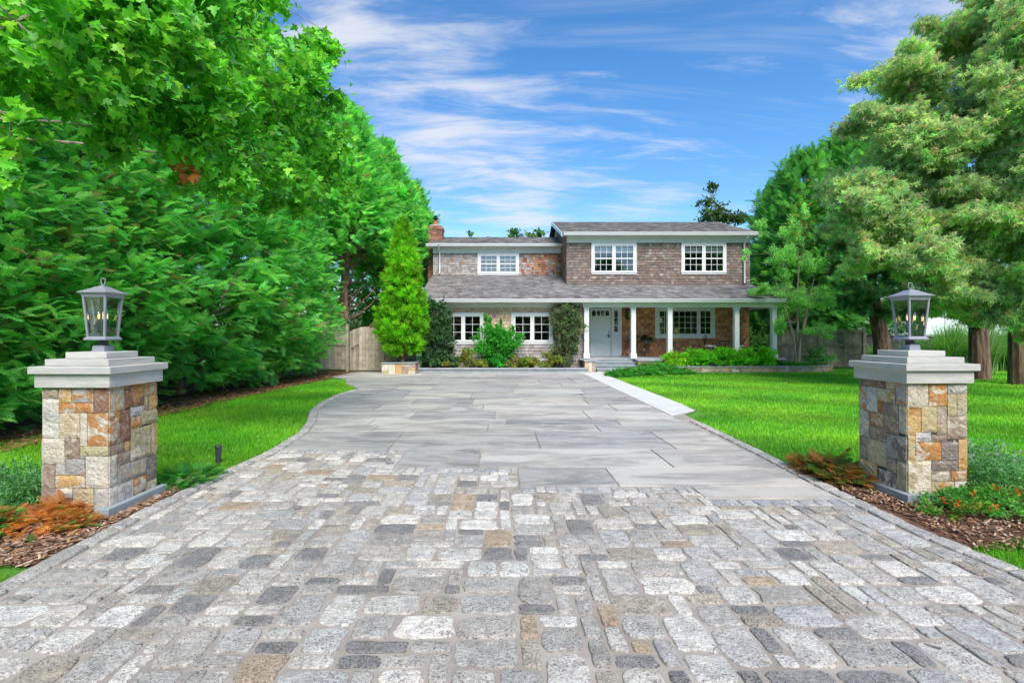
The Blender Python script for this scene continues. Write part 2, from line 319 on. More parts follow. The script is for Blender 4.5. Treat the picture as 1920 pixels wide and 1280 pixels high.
def cypress(name, loc, H, Rr, nb, tpl, size, k, pal, wts, z0=.15, seed=0, power=.75, up=.45, trunkr=.16, limbs=0, mat='needle'):
    """columnar evergreen: plume-like boughs leaving the trunk all the way up, each carrying flat sprays"""
    g = np.random.default_rng(seed); rg = random.Random(seed)
    root = thing(name, loc, None, None); F = Fol(); B = MB()
    trunk = [(rg.uniform(-.06, .06) * (i > 0), rg.uniform(-.06, .06) * (i > 0), H * i / 7) for i in range(8)]
    B.tube([Vector(p) + Vector(loc) for p in trunk], [trunkr * (1.25 if i == 0 else 1) * (1 - i / 7.6) for i in range(8)], 9)
    for i in range(limbs):
        a = rg.uniform(0, 2 * pi); z = rg.uniform(.6, z0 + 1.5); L = rg.uniform(1.0, 2.2)
        B.tube([Vector(loc) + Vector((cos(a) * L * t, sin(a) * L * t, z + L * (.25 * t + .55 * t * t))) for t in (0, .35, .7, 1)], [.06, .045, .03, .012], 5)
    P, D, N, S = [], [], [], []
    for i in range(nb):
        t = (i + g.random()) / nb; z = z0 + (H - z0) * t; rr = Rr * min(1, .55 + 3 * t if z0 < 1 else .7 + 3 * t) * (1 - t) ** power * g.uniform(.72, 1.12) + .12
        a = g.uniform(0, 2 * pi); e = up * g.uniform(.4, 1.3) + .9 * t * t; d = np.array([cos(a) * cos(e), sin(a) * cos(e), sin(e)])
        L = rr / max(cos(e), .35); zs = z - L * sin(e) * .6
        if nb <= 900 and i % 3 == 0 and t < .8:
            q = [Vector(loc) + Vector(tuple(d * L * u)) + Vector((0, 0, zs)) for u in (.0, .5, .85)]; B.tube(q, [.022, .013, .005], 3, cap=False)
        kk = max(2, int(k * (.5 + .6 * (1 - t))))
        for j in range(kk):
            u = g.uniform(.45, 1.0) ** .8; sp = (1 - u) * .55 + .12
            off = g.normal(size=3) * L * sp * .30; off[2] *= .55
            p = d * L * u + off + np.array([0, 0, zs]); p[2] = max(p[2], .05)
            dd = d + g.normal(size=3) * .42; dd[2] += .05 - .25 * (1 - t); P.append(p); D.append(dd); N.append(np.array([0, 0, 1]) + g.normal(size=3) * .38 + d * .35); S.append(size * g.uniform(.65, 1.25))
    n = len(P); F.add(TP[tpl], P, np.array(D), np.array(N), S, cols(n, pal, .28, wts))
    add_mesh_obj('crown', F.mesh('crown', M[mat]), root, loc); B.build('trunk', M['redbark'], root)
    return root
TWIGGY = {'bark', 'paleb'}
def lobed(name, loc, lobes, tpl, size, dens, pal, wts=None, trunk=None, bmat='bark', mat='leaf', flat=.0, nbr=26, limbs=True, limb_k=1.0, rag=(.75, 1.1), outw=.8, hang=0, jitc=.28, sub_r=.012, trr=.5, zmin=.03, part='crown', inner=.35):
    """broad crown: limbs to each lobe, branches inside it, leaves along them. lobes: (x,y,z,rx,ry,rz) in world metres"""
    g = rng; root = thing(name, loc, None, None); F = Fol(); B = MB(); B2 = MB() if trunk and bmat in TWIGGY else B; O = Vector(loc)
    if trunk: B.tube([Vector(p) for p in trunk[0]], trunk[1], 12)
    for lb in lobes:
        c = Vector(lb[:3]); r = Vector(lb[3:6])
        if limbs and trunk:
            ks = min(range(1, len(trunk[0])), key=lambda i: (Vector(trunk[0][i]) - c).length + (0 if trunk[0][i][2] < c.z + .3 else 2)); s0 = Vector(trunk[0][ks]); L = (c - s0).length
            mid = [s0.lerp(c, q) + Vector((g.normal() * .05 * L, g.normal() * .05 * L, sin(pi * q) * L * .10)) for q in (.3, .6, .85)]
            r0 = min(trunk[1][ks] * .6, .012 + L * .009) * limb_k; B.tube([s0] + mid + [c], [r0, r0 * .75, r0 * .55, r0 * .4, r0 * .25], 6)
        nbb = max(3, int(nbr * (r.x * r.y + r.x * r.z + r.y * r.z) / 3)) if nbr else 0
        area = (r.x * r.y + r.x * r.z + r.y * r.z) / 3; per = int(dens * area / max(1, nbb))
        for b in range(nbb):
            d = unit(1)[0]; d[2] = d[2] * (.75 if flat else 1) + .12; tip = np.array([d[0] * r.x, d[1] * r.y, d[2] * r.z]) * g.uniform(*rag); bend = g.normal(size=3) * .1 * np.linalg.norm(tip)
            pts = [c + Vector(tuple(tip * q + bend * sin(pi * q) + np.array([0, 0, -hang * q * q]))) for q in (0, .35, .7, 1)]
            pts = [Vector((p_.x, p_.y, max(p_.z, zmin))) for p_ in pts]
            if sub_r: B2.tube(pts, [sub_r, sub_r * .75, sub_r * .5, sub_r * .25], 4, cap=False)
            u = inner + (1 - inner) * g.random(per) ** .75; base = np.array(c)[None] + tip[None] * u[:, None] + bend[None] * np.sin(pi * u)[:, None]; base[:, 2] -= hang * u * u
            sc = np.array([r.x, r.y, r.z]) * .17; P = base + g.normal(size=(per, 3)) * sc * (1.15 - .5 * u[:, None]); P[:, 2] = np.maximum(P[:, 2], zmin)
            dn = tip / (np.linalg.norm(tip) + 1e-9); D = dn[None] * outw + g.normal(size=(per, 3)) * .6; D[:, 2] -= hang * .4
            N = np.array([0, 0, 1.0])[None] + g.normal(size=(per, 3)) * (.35 if flat else .6) + dn[None] * .5
            F.add(TP[tpl], P - np.array(O)[None], D, N, size * g.uniform(.65, 1.25, per), cols(per, pal, jitc, wts))
    add_mesh_obj(part, F.mesh(part, M[mat]), root, loc)
    if B2 is not B and B2.v: tag(B2.build('branches', M['twig'], root), kind='stuff')
    if B.v: B.build('trunk' if trunk else 'stem', M[bmat], root)
    return root
def W(x, y, Z): return ((x - 938) * Z / 930, Z, 1.5 - (y - 627) * Z / 930)     # a measured sight line at distance Z, for surveying positions

# ================================================================== GROUND
b = MB(); b.add([(-400, -60, -.02), (400, -60, -.02), (400, 900, -.02), (-400, 900, -.02)], [(0, 1, 2, 3)]); tag(b.build('lawn_ground', M['lawn']), kind='structure')
LE = [(-3.02, .5), (-3.02, 3.0), (-3.07, 4.2), (-3.05, 5.5), (-3.0, 6.4), (-3.1, 7.6), (-3.34, 8.56), (-3.75, 9.75), (-3.98, 10.9), (-4.1, 12.4), (-3.97, 13.8), (-4.66, 15.0), (-5.16, 16.6), (-6.0, 17.4), (-6.0, 20.2)]
RE = [(3.39, .5), (3.34, 3.2), (3.25, 3.74), (3.27, 4.8), (3.37, 6.4), (3.43, 8.8), (3.46, 9.3), (3.88, 9.8), (3.92, 12.0), (3.95, 19.75)]
def edge(E, y):
    for (x0, y0), (x1, y1) in zip(E[:-1], E[1:]):
        if y0 <= y <= y1: return x0 + (x1 - x0) * (y - y0) / (y1 - y0)
    return E[-1][0] if y > E[-1][1] else E[0][0]
ys = sorted(set([.5] + [y for _, y in LE] + [y for _, y in RE if y < 20.2] + [i * .5 for i in range(2, 40)] + [20.2]))
b = MB(); V = []; 
for y in ys: V += [(edge(LE, y), y, 0), (edge(RE, y), y, 0)]
b.add(V, [(2 * i, 2 * i + 1, 2 * i + 3, 2 * i + 2) for i in range(len(ys) - 1)]); tag(b.build('driveway_bed', M['joint']), kind='structure')
# cobbles: a greedy random ashlar of grid cells
def topline(x): return 6.44 if x < -1.2 else 5.56 if x < .18 else 4.87 if x < 1.86 else 4.5
CP = [((.56, .535, .49), 24), ((.45, .43, .395), 20), ((.49, .485, .47), 15), ((.68, .66, .61), 14), ((.42, .375, .30), 12), ((.46, .35, .24), 2.5), ((.25, .245, .24), 10)]
def cobcol(): return jit(random.choices([c for c, _ in CP], [w for _, w in CP])[0], .14)
CB = MB()
def stone(cx, cy, w, d, h=.010, rot=0, col=None, z=0, sq=.28, n=28, rag=.075):
    col = col or cobcol(); pw = 2 / random.uniform(.20, .40); ph = [random.uniform(0, 6.28) for _ in range(4)]; am = min(w, d); tl = random.uniform(-.004, .004); tl2 = random.uniform(-.004, .004)
    ring = []
    for i in range(n):
        a = 2 * pi * i / n; ca, sa = cos(a), sin(a); r = 1 / ((abs(ca) ** pw + abs(sa) ** pw) ** (1 / pw)); k = 1 + rag * (sin(2 * a + ph[0]) * .6 + sin(3 * a + ph[1]) + .8 * sin(5 * a + ph[2]) + .5 * sin(9 * a + ph[3])) * .6
        ring.append((ca * r * k * w / 2, sa * r * k * d / 2))
    V = []; hz = random.uniform(-.003, .003)
    for (sh, zz) in ((1.0, -.004), (.985, h * .45), (.93, h * .85), (.72, h), (.35, h * 1.06)):
        for (x, y) in ring:
            q = 1 - (1 - sh) * (am / w), 1 - (1 - sh) * (am / d)
            x2, y2 = x * q[0], y * q[1]; V.append((cx + x2 * cos(rot) - y2 * sin(rot), cy + x2 * sin(rot) + y2 * cos(rot), z + zz + (hz + tl * x / w + tl2 * y / d if zz > 0 else 0) + (random.uniform(-.0012, .0012) if sh < .98 else 0)))
    F = [(k * n + i, k * n + (i + 1) % n, (k + 1) * n + (i + 1) % n, (k + 1) * n + i) for k in range(4) for i in range(n)] + [tuple(range(4 * n, 5 * n))]
    CB.add(V, F, col)
U = .106; nx, ny = 63, 57; X0, Y0 = -3.30, .42; occ = [[False] * ny for _ in range(nx)]
for j in range(ny):
    for i in range(nx):
        if occ[i][j]: continue
        opts = [(2, 1, 22), (3, 1, 5), (1, 2, 11), (2, 2, 24), (3, 2, 20), (2, 3, 13), (1, 1, 4), (1, 3, .6)]
        ok = [(w, h, p) for w, h, p in opts if i + w <= nx and j + h <= ny and all(not occ[i + a][j + c] for a in range(w) for c in range(h))]
        w, h, _ = random.choices(ok, [p for *_, p in ok])[0]
        for a in range(w):
            for c in range(h): occ[i + a][j + c] = True
        cx, cy, sw, sd_ = X0 + (i + w / 2) * U, Y0 + (j + h / 2) * U, w * U, h * U
        le, re_ = edge(LE, cy) + .19, edge(RE, cy) - .17; tp = topline(cx) - .16
        x0, x1, y0, y1 = cx - sw / 2, cx + sw / 2, cy - sd_ / 2, cy + sd_ / 2
        x0, x1, y1 = max(x0, le), min(x1, re_), min(y1, tp)
        if x1 - x0 < .085 or y1 - y0 < .07: continue
        if re_ - x1 < .09: x1 = re_
        if x0 - le < .09: x0 = le
        jg = .021; stone((x0 + x1) / 2 + random.uniform(-1, 1) * .004, (y0 + y1) / 2 + random.uniform(-1, 1) * .004, x1 - x0 - jg, y1 - y0 - jg, rot=random.uniform(-.02, .02))
for xa, xb, ty in ((-2.86, -1.2, 6.44), (-1.2, .18, 5.56), (.18, 1.86, 4.87), (1.86, 3.12, 4.5)):      # soldier course against the slabs
    x = xa + .01
    while x < xb - .06:
        w = min(random.uniform(.10, .15), xb - x); stone(x + w / 2, ty - .085, w - .014, .145, col=jit(random.choice([(.56, .55, .53), (.5, .5, .5), (.38, .4, .43)]), .1)); x += w
for y0, y1, x in ((5.56, 6.44, -1.27), (4.87, 5.5, .11), (4.5, 4.8, 1.79)):
    y = y0 + .02
    while y < y1 - .25: stone(x, y + .06, .13, .10); y += .125
def border(E, y0, y1, inw, sg):
    pts = [(edge(E, y0 + (y1 - y0) * i / 400) + sg * inw, y0 + (y1 - y0) * i / 400) for i in range(401)]; acc = 0; L = random.uniform(.2, .3); st = 0
    for i in range(1, 401):
        acc += math.dist(pts[i], pts[i - 1])
        if acc >= L:
            a, c = pts[st], pts[i]; an = math.atan2(c[1] - a[1], c[0] - a[0]); stone((a[0] + c[0]) / 2, (a[1] + c[1]) / 2, acc - .014, .135, rot=an, col=jit(random.choice([(.52, .50, .46), (.46, .45, .43), (.42, .415, .40)]), .1), h=.02, rag=.02); st = i; acc = 0; L = random.uniform(.2, .32)
border(LE, .5, 13.7, .09, 1); border(RE, .5, 8.75, .09, -1)
tag(CB.build('cobblestone_paving', M['granite']), kind='structure')
# bluestone slabs
SB = MB()
def slab(q, col, h=.012):      # q: 4 ground points
    cx = sum(p[0] for p in q) / 4; cy = sum(p[1] for p in q) / 4; g = .010
    inn = [(p[0] + (g if p[0] < cx else -g), p[1] + (g if p[1] < cy else -g)) for p in q]; in2 = [(p[0] + (.005 if p[0] < cx else -.005), p[1] + (.005 if p[1] < cy else -.005)) for p in inn]
    h += random.uniform(-.001, .001); SB.add([(x, y, -.003) for x, y in inn] + [(x, y, h - .003) for x, y in inn] + [(x, y, h) for x, y in in2], [(0, 1, 5, 4), (1, 2, 6, 5), (2, 3, 7, 6), (3, 0, 4, 7), (4, 5, 9, 8), (5, 6, 10, 9), (6, 7, 11, 10), (7, 4, 8, 11), (8, 9, 10, 11)], col)
SP = [(.405, .39, .355), (.36, .35, .33), (.44, .42, .38), (.33, .325, .31), (.46, .44, .39)]
def scol(): return jit(random.choice(SP), .12)
def rowx(y, left): return edge(LE, y) + (.17 if y < 13.8 else .03) if left else (3.15 if y > 9 else min(3.15, edge(RE, y) - .17))
rows = [5.58, 6.46, 7.66, 8.2, 8.75, 9.7, 10.6, 11.55, 12.6, 13.45, 14.3, 15.3, 16.4, 17.5, 18.5]
joints = {0: (-.16, 1.93), 1: (-1.46, .52, 2.3), 2: (-2.0, -.2, 1.55), 3: (-2.2, .1, 2.0), 4: (-1.6, -.1, 1.6), 5: (-2.5, -.35, 2.3), 6: (-1.9, -.6, 1.9), 7: (-2.3, -.7, 2.0)}
def slabrow(y0, y1, js, xl=None):
    xs = sorted([j for j in js]); a0 = xl if xl is not None else rowx(y0, True); a1 = xl if xl is not None else rowx(y1, True)
    xs = [j for j in xs if j > max(a0, a1) + .4 and j < 2.9]; L = [(a0, a1)] + [(j, j) for j in xs] + [(rowx(y0, False), rowx(y1, False))]
    for p, q in zip(L[:-1], L[1:]): slab([(p[0], y0), (q[0], y0), (q[1], y1), (p[1], y1)], scol())
slabrow(4.88, 5.58, (1.17,), .185); 
slab([(1.87, 4.505), (3.11, 4.505), (3.11, 4.87), (1.87, 4.87)], SP[2])
slabrow(5.58, 6.46, (-.25, 1.95), -1.2)
for k in range(1, len(rows) - 1):
    js = joints.get(k) or sorted(random.uniform(-4, 2.6) for _ in range(4)); js = [j for i, j in enumerate(js) if i == 0 or j - js[i - 1] > .8]; slabrow(rows[k], rows[k + 1], js)
PW = (.56, .565, .55)
x = -5.95
while x < 3.1:
    w = random.uniform(.9, 1.8); slab([(x, 18.5), (min(x + w, 3.15), 18.5), (min(x + w, 3.15), 19.35), (x, 19.35)], jit((.46, .46, .45), .05)); x += w
tag(SB.build('bluestone_paving', M['slab']), kind='structure')
SB = MB(); y = 9.15
while y < 18.9:
    w = random.uniform(1.3, 1.8); y1 = min(y + w, 19.2); slab([(3.15, y), (3.84 if y < 9.2 else 3.9, y + (.62 if y < 9.2 else 0)), (3.92, y1), (3.15, y1)], jit(PW, .015)); y = y1
for x in (2.4, 3.5, 4.6): slab([(x, 19.2), (x + 1.1, 19.2), (x + 1.1, 19.78), (x, 19.78)], jit(PW, .03))
tag(SB.build('path', M['pale_slab']), kind='structure')

# mulch beds
def poly(name, pts, z, mat, kind='structure'):
    b = MB(); b.add([(x, y, z) for x, y in pts], [tuple(range(len(pts)))]); return tag(b.build(name, M[mat]), kind=kind)
poly('mulch_ground', [(-9.5, 1.0), (-7.3, 2), (-6.75, 7), (-6.35, 10), (-6.05, 13), (-5.7, 16), (-6.0, 17.4), (-6.0, 20.2), (-9.5, 20.2)], -.012, 'soil')
poly('mulch_ground', [(-4.7, 3.15), (-3.6, 3.35), (-3.02, 3.2), (-3.05, 5.2), (-3.3, 5.1), (-3.5, 4.4), (-4.7, 4.3)], -.008, 'soil')
poly('mulch_ground', [(3.34, 3.5), (4.2, 3.75), (5.6, 3.9), (5.4, 4.8), (4.6, 5.3), (3.75, 5.6), (3.3, 5.9), (3.27, 4.8), (3.25, 3.74)], -.008, 'soil')
def chips(name, pts, pal, z0=0, size=(.015, .05)):
    V, F, C = [], [], []
    for (x, y) in pts:
        a = random.uniform(0, pi); L = random.uniform(*size); w = L * random.uniform(.25, .6); z = z0 + random.uniform(0, .02); t = random.uniform(-.3, .3) * L; c = jit(random.choice(pal), .25)
        dx, dy = cos(a) * L / 2, sin(a) * L / 2; ex, ey = -sin(a) * w / 2, cos(a) * w / 2; n = len(V)
        V += [(x - dx - ex, y - dy - ey, z), (x + dx - ex * .6, y + dy - ey * .6, z + t), (x + dx + ex, y + dy + ey, z + t + .003), (x - dx + ex * .7, y - dy + ey * .7, z + .003)]; F.append((n, n + 1, n + 2, n + 3)); C += [c] * 4
    me = mesh_np(name, np.array(V), np.array(F), M['chips'], np.array(C)); return tag(link(bpy.data.objects.new(name, me), None, (0, 0, 0)), kind='stuff')
MP = [(.22, .12, .07), (.30, .18, .115), (.13, .07, .045), (.44, .34, .26), (.34, .17, .08)]
pts = [(random.uniform(-4.7, -3.05), random.uniform(3.2, 4.2)) for _ in range(3500)] + [(random.uniform(-3.24, -3.06), random.uniform(4.1, 5.3)) for _ in range(900)]
pts += [(random.uniform(3.34, 5.4), random.uniform(3.45, 4.6)) for _ in range(4600)] + [(random.uniform(3.28, 3.68), random.uniform(4.4, 5.6)) for _ in range(1500)]
chips('bark_mulch', pts, MP, 0, (.015, .05))
pts = []
for _ in range(9000):
    y = random.uniform(5, 20); pts.append((random.uniform(-7.6, -6.3 + (y - 7) * .045), y))
chips('bark_mulch', pts, [(.36, .15, .05), (.24, .10, .045), (.42, .22, .10), (.15, .07, .04)], 0, (.03, .09))

# ================================================================== HOUSE
house = thing('shingled_house', (3.9, 22.9, 0), 'two storey cedar shingled house with white trim and a columned front porch', 'house')
HO = ORG[house.name]
def boxes(name, mat, bl, parent=house, bev=.0):
    b = MB()
    for q in bl: b.box(*q, bev=bev)
    return b.build(name, M[mat], parent)
def shingle_plane(mb, O, u, v, nrm, width, height, course, wr, th, colf, holes=(), clip=None, inset=.004):
    """lapped courses: every shingle its own slanted tab. O lower-left, u along, v up the slope"""
    O, u, v, nrm = Vector(O), Vector(u).normalized(), Vector(v).normalized(), Vector(nrm).normalized(); nrow = int(math.ceil(height / course))
    for r in range(nrow):
        v0 = r * course; v1 = min((r + 1) * course + course * .15, height); x = -random.uniform(0, wr[0])
        while x < width:
            w = random.uniform(*wr); a, c = max(x, 0) + inset / 2, min(x + w, width) - inset / 2; x += w
            if c - a < .01: continue
            segs = [(a, c)]
            for (hx0, hx1, hz0, hz1) in holes:
                if v0 + course * .5 > hz0 and v0 + course * .5 < hz1:
                    ns = []
                    for (p, q) in segs:
                        if q <= hx0 or p >= hx1: ns.append((p, q)); continue
                        if p < hx0: ns.append((p, hx0))
                        if q > hx1: ns.append((hx1, q))
                    segs = ns
            for (p, q) in segs:
                if q - p < .006 or (clip and not clip((p + q) / 2, v0 + course * .5)): continue
                t = th * random.uniform(.75, 1.25); dz = random.uniform(-.004, .004) * (course / .12); pt = lambda uu, vv, nn: O + u * uu + v * vv + nrm * nn
                mb.add([pt(p, v0 + dz, t), pt(q, v0 + dz, t), pt(q, v1, .001), pt(p, v1, .001), pt(p, v0 + dz, 0), pt(q, v0 + dz, 0)], [(0, 1, 2, 3), (4, 5, 1, 0), (4, 0, 3), (5, 2, 1)], colf((p + q) / 2, v0))
def backing(mb, x0, x1, z0, z1, y, holes):
    xs = sorted({x0, x1, *[h[0] for h in holes], *[h[1] for h in holes]}); zs = sorted({z0, z1, *[h[2] for h in holes], *[h[3] for h in holes]})
    for a, c in zip(xs[:-1], xs[1:]):
        for d, e in zip(zs[:-1], zs[1:]):
            mx, mz = (a + c) / 2, (d + e) / 2
            if any(h[0] < mx < h[1] and h[2] < mz < h[3] for h in holes): continue
            mb.add([(a, y, d), (c, y, d), (c, y, e), (a, y, e)], [(0, 1, 2, 3)])
def front_wall(x0, x1, z0, z1, y, wins, colf, course=.125, wr=(.08, .22), th=.026, label=None):
    m = .06; hs = [(a + m, b_ - m, c + m, d - m) for a, b_, c, d in wins]
    s = MB(); shingle_plane(s, (x0, y, z0), (1, 0, 0), (0, 0, 1), (0, -1, 0), x1 - x0, z1 - z0, course, wr, th, colf, [(a - x0, b_ - x0, c - z0 - .06, d - z0 + .06) for a, b_, c, d in hs])
    w = s.build('wall', M['shingle'], house)
    bk = MB(); backing(bk, x0, x1, z0, z1, y + .004, hs); bk.build('wall_backing', M['backing'], w)
    if label: w['label'] = label
    return w
def mixt(pal, wts, a=.22):
    return lambda u, v: jit(random.choices(pal, wts)[0], a)
grey = [(.185, .145, .125), (.225, .18, .16), (.145, .115, .10), (.21, .135, .105), (.31, .26, .225)]
def c_main(u, v): return jit(random.choices(grey, [6, 4, 3, 2, 1])[0], .12)
def c_wing(u, v):
    t = min(1, max(0, (u - 3.9) / 1.6))
    return jit(random.choices([(.36, .33, .32), (.27, .235, .22), (.38, .20, .12), (.24, .11, .07)], [5 * (1 - t) + .5, 4 * (1 - t) + 1, .3 + 5 * t, .1 + 2 * t])[0], .12)
def c_porch(u, v):
    return jit(random.choices([(.56, .25, .12), (.45, .19, .09), (.64, .32, .17), (.34, .14, .075), (.36, .23, .17)], [6, 4, 3, 1.2, .4 + 4 * max(0, u - 4.4) / 1.6])[0], .11)
def c_low(u, v):
    t = min(1, max(0, (v - .8) / 1.3)); return jit(random.choices([(.36, .33, .34), (.29, .25, .25), (.62, .45, .33), (.54, .38, .27)], [5 * (1 - t) ** 2 + .02, 3 * (1 - t) ** 2 + .05, 5 * t + .1, 2 * t + .1])[0], .09)
def sashes(win, x0, x1, z0, z1, y, cols_, rows_, dh=False, sw=.045):
    """one sash unit: stiles, rails, muntins and its glass"""
    b = MB(); yo = y - .035; b.box(x0, yo, z0, x0 + sw, y, z1); b.box(x1 - sw, yo, z0, x1, y, z1); b.box(x0 + sw, yo, z0, x1 - sw, y, z0 + sw * 1.2); b.box(x0 + sw, yo, z1 - sw, x1 - sw, y, z1)
    if dh: zm = (z0 + z1) / 2; b.box(x0 + sw, yo - .012, zm - .025, x1 - sw, y, zm + .025)
    gx0, gx1, gz0, gz1 = x0 + sw, x1 - sw, z0 + sw * 1.2, z1 - sw
    for i in range(1, cols_): xx = gx0 + (gx1 - gx0) * i / cols_; b.box(xx - .009, y - .028, gz0, xx + .009, y - .002, gz1)
    for j in range(1, rows_):
        if dh and j == rows_ // 2: continue
        zz = gz0 + (gz1 - gz0) * j / rows_; b.box(gx0, y - .026, zz - .009, gx1, y - .004, zz + .009)
    b.build('sash', M['white'], win); g = MB(); g.add([(gx0, y - .012, gz0), (gx1, y - .012, gz0), (gx1, y - .012, gz1), (gx0, y - .012, gz1)], [(0, 1, 2, 3)]); g.build('pane', M['pane'], win)
def window(x0, x1, z0, z1, y, units, cw=.11, blind=0, room=1.4, sill=True, headz=None):
    y = y - .01; b = MB(); b.box(x0, y - .04, z0, x0 + cw, y + .02, z1); b.box(x1 - cw, y - .04, z0, x1, y + .02, z1); b.box(x0 + cw, y - .04, z1 - cw * .9, x1 - cw, y + .02, z1); b.box(x0 + cw, y - .04, z0, x1 - cw, y + .02, z0 + cw * .9)
    if sill: b.box(x0 - .02, y - .065, z0 + cw * .9 - .03, x1 + .02, y - .041, z0 + cw * .9 + .012)
    ix0, ix1, iz0, iz1 = x0 + cw, x1 - cw, z0 + cw * .9, z1 - cw * .9; tot = sum(u[0] for u in units); g = .075; av = (ix1 - ix0) - g * (len(units) - 1); x = ix0; cuts = []
    for k, u in enumerate(units):
        w = av * u[0] / tot; cuts.append((x, x + w)); 
        if k < len(units) - 1: b.box(x + w, y - .037, iz0, x + w + g, y + .02, iz1)
        x += w + g
    win = b.build('window', M['white'], house, origin=((x0 + x1) / 2, y, z0))
    for (a, c), u in zip(cuts, units):
        sashes(win, a, c, iz0, iz1, y + .005, u[1], u[2], u[3] if len(u) > 3 else False)
        if blind:
            bb = MB(); zb = iz1 - (iz1 - iz0) * blind; n = 7
            for i in range(n): z_a, z_b = zb + (iz1 - zb) * i / n, zb + (iz1 - zb) * (i + 1) / n; bb.add([(a + .05, y + .06, z_a), (c - .05, y + .06, z_a), (c - .05, y + .075, z_b), (a + .05, y + .075, z_b)], [(0, 1, 2, 3)])
            bb.build('blind', M['blind'], win)
    r = MB(); a, c, d, e = x0 + .055, x1 - .055, z0 + .055, z1 - .055; f, k = y + .022, y + room
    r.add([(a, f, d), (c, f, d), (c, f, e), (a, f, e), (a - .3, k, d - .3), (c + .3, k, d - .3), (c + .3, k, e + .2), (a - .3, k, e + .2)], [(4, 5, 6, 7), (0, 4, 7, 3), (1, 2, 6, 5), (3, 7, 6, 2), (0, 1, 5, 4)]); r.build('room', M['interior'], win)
    return win
Ym, Yw, Yp, Yl = 22.9, 25.04, 22.96, 20.9
W3, W4, WU, WP = (4.20, 6.28, 4.28, 5.72), (8.35, 10.42, 4.28, 5.72), (-1.144, .942, 4.50, 5.60), (7.15, 9.93, 1.33, 2.77)
WA, WB = (-2.44, -.68, 1.10, 2.42), (.465, 2.225, 1.10, 2.42)
front_wall(3.066, 11.52, 3.70, 5.74, Ym, [W3, W4], c_main)
front_wall(-3.39, 3.06, 4.40, 5.60, Yw, [WU], c_wing)
DS = (3.68, 5.58, .5, 2.78)
front_wall(5.52, 11.52, .5, 2.79, Yp, [WP], c_porch, course=.14)
front_wall(-3.30, 3.55, .12, 2.70, Yl, [WA, WB], c_low, course=.14)
for w_ in (W3, W4): window(*w_, Ym, [(1, 3, 4, True), (1, 3, 4, True)], blind=.30)
window(*WU, Yw, [(1, 3, 4, True), (1, 3, 4, True)], blind=.93, cw=.12)
window(*WP, Yp, [(1, 2, 4), (2.15, 4, 4), (1, 2, 4)], cw=.17, room=3)
window(*WA, Yl, [(1, 2, 3), (1, 2, 3)], cw=.13); window(*WB, Yl, [(1, 2, 3), (1, 2, 3)], cw=.13)
s = MB(); shingle_plane(s, (3.066, 27, 3.6), (0, -1, 0), (0, 0, 1), (-1, 0, 0), 4.1, 4.2, .125, (.08, .22), .02, lambda u, v: jit(random.choices(grey + [(.36, .17, .10)], [4, 4, 4, 2, 2, 5])[0], .2), clip=lambda u, v: v + 3.6 < 6.1 + (u * -1 + 27 - 22.45) * .335 - .12)
w = s.build('wall', M['shingle'], house); w['label'] = 'narrow brown side wall of the taller block'
b = MB(); b.add([(3.07, 22.9, 3.6), (3.07, 27, 3.6), (3.07, 27, 7.5), (3.07, 22.9, 6.1)], [(0, 1, 2, 3)]); b.add([(3.07, 27, 3.6), (3.07, 31, 3.6), (3.07, 31, 6.1), (3.07, 27, 7.5)], [(0, 1, 2, 3)])
b.add([(11.52, 22.91, 0), (11.52, 31, 0), (11.52, 31, 6.1), (11.52, 27, 7.5), (11.52, 22.91, 6.1)], [(0, 1, 2, 3, 4)]); b.add([(-3.39, 25.05, 0), (-3.39, 29, 0), (-3.39, 29, 5.9), (-3.39, 27, 6.6), (-3.39, 25.05, 5.9)], [(0, 1, 2, 3, 4)])
b.add([(-3.3, 20.91, 0), (-3.3, 25.04, 0), (-3.3, 25.04, 4.4), (-3.3, 20.91, 2.9)], [(0, 1, 2, 3)]); b.add([(3.555, 20.91, 0), (3.555, 22.96, 0), (3.555, 22.96, 2.8), (3.555, 20.91, 2.8)], [(0, 1, 2, 3)])
b.add([(-3.4, 31, 0), (11.52, 31, 0), (11.52, 31, 6.1), (-3.4, 31, 5.5)], [(0, 1, 2, 3)]); b.build('side_wall', M['shingle'], house)
# corner shingles weave
# roofs
rp = [(.15, .145, .14), (.20, .195, .185), (.11, .105, .10), (.18, .165, .145)]
def roofpart(planes, holes=None, label=None):
    s = MB(); k = MB()
    for (x0, x1, y0, z0, y1, z1, cf) in planes:
        L = math.hypot(y1 - y0, z1 - z0); v = ((0, (y1 - y0) / L, (z1 - z0) / L)); n = (0, -(z1 - z0) / L, (y1 - y0) / L); shingle_plane(s, (x0, y0, z0), (1, 0, 0), v, n, x1 - x0, L, .145, (.14, .34), .012, cf, inset=.003)
        k.add([(x0, y0, z0 - .01), (x1, y0, z0 - .01), (x1, y1, z1 - .01), (x0, y1, z1 - .01), (x0, y0, z0 - .12), (x1, y0, z0 - .12), (x1, y1, z1 - .12), (x0, y1, z1 - .12)], [(0, 1, 2, 3), (7, 6, 5, 4), (0, 4, 5, 1), (1, 5, 6, 2), (2, 6, 7, 3), (3, 7, 4, 0)])
    r = s.build('roof', M['asphalt'], house); k.build('roof_deck', M['backing'], r)
    if label: r['label'] = label
    return r
c_roof = mixt(rp, [4, 4, 3, 2], .2)
def c_lroof(u, v):
    t = min(1, max(0, (u - 7.5) / 3)); return jit(random.choices([(.19, .18, .18), (.24, .23, .225), (.145, .135, .135), (.22, .22, .22)], [4, 4, 3, 1 + 3 * t])[0], .15)
roofpart([(-3.42, 3.066, 20.3, 2.94, 25.05, 2.94 + .327 * 4.75, c_lroof), (3.066, 11.62, 20.3, 2.94, 22.91, 2.94 + .327 * 2.61, c_lroof)], label='long low skirt roof over the porch and lower rooms')
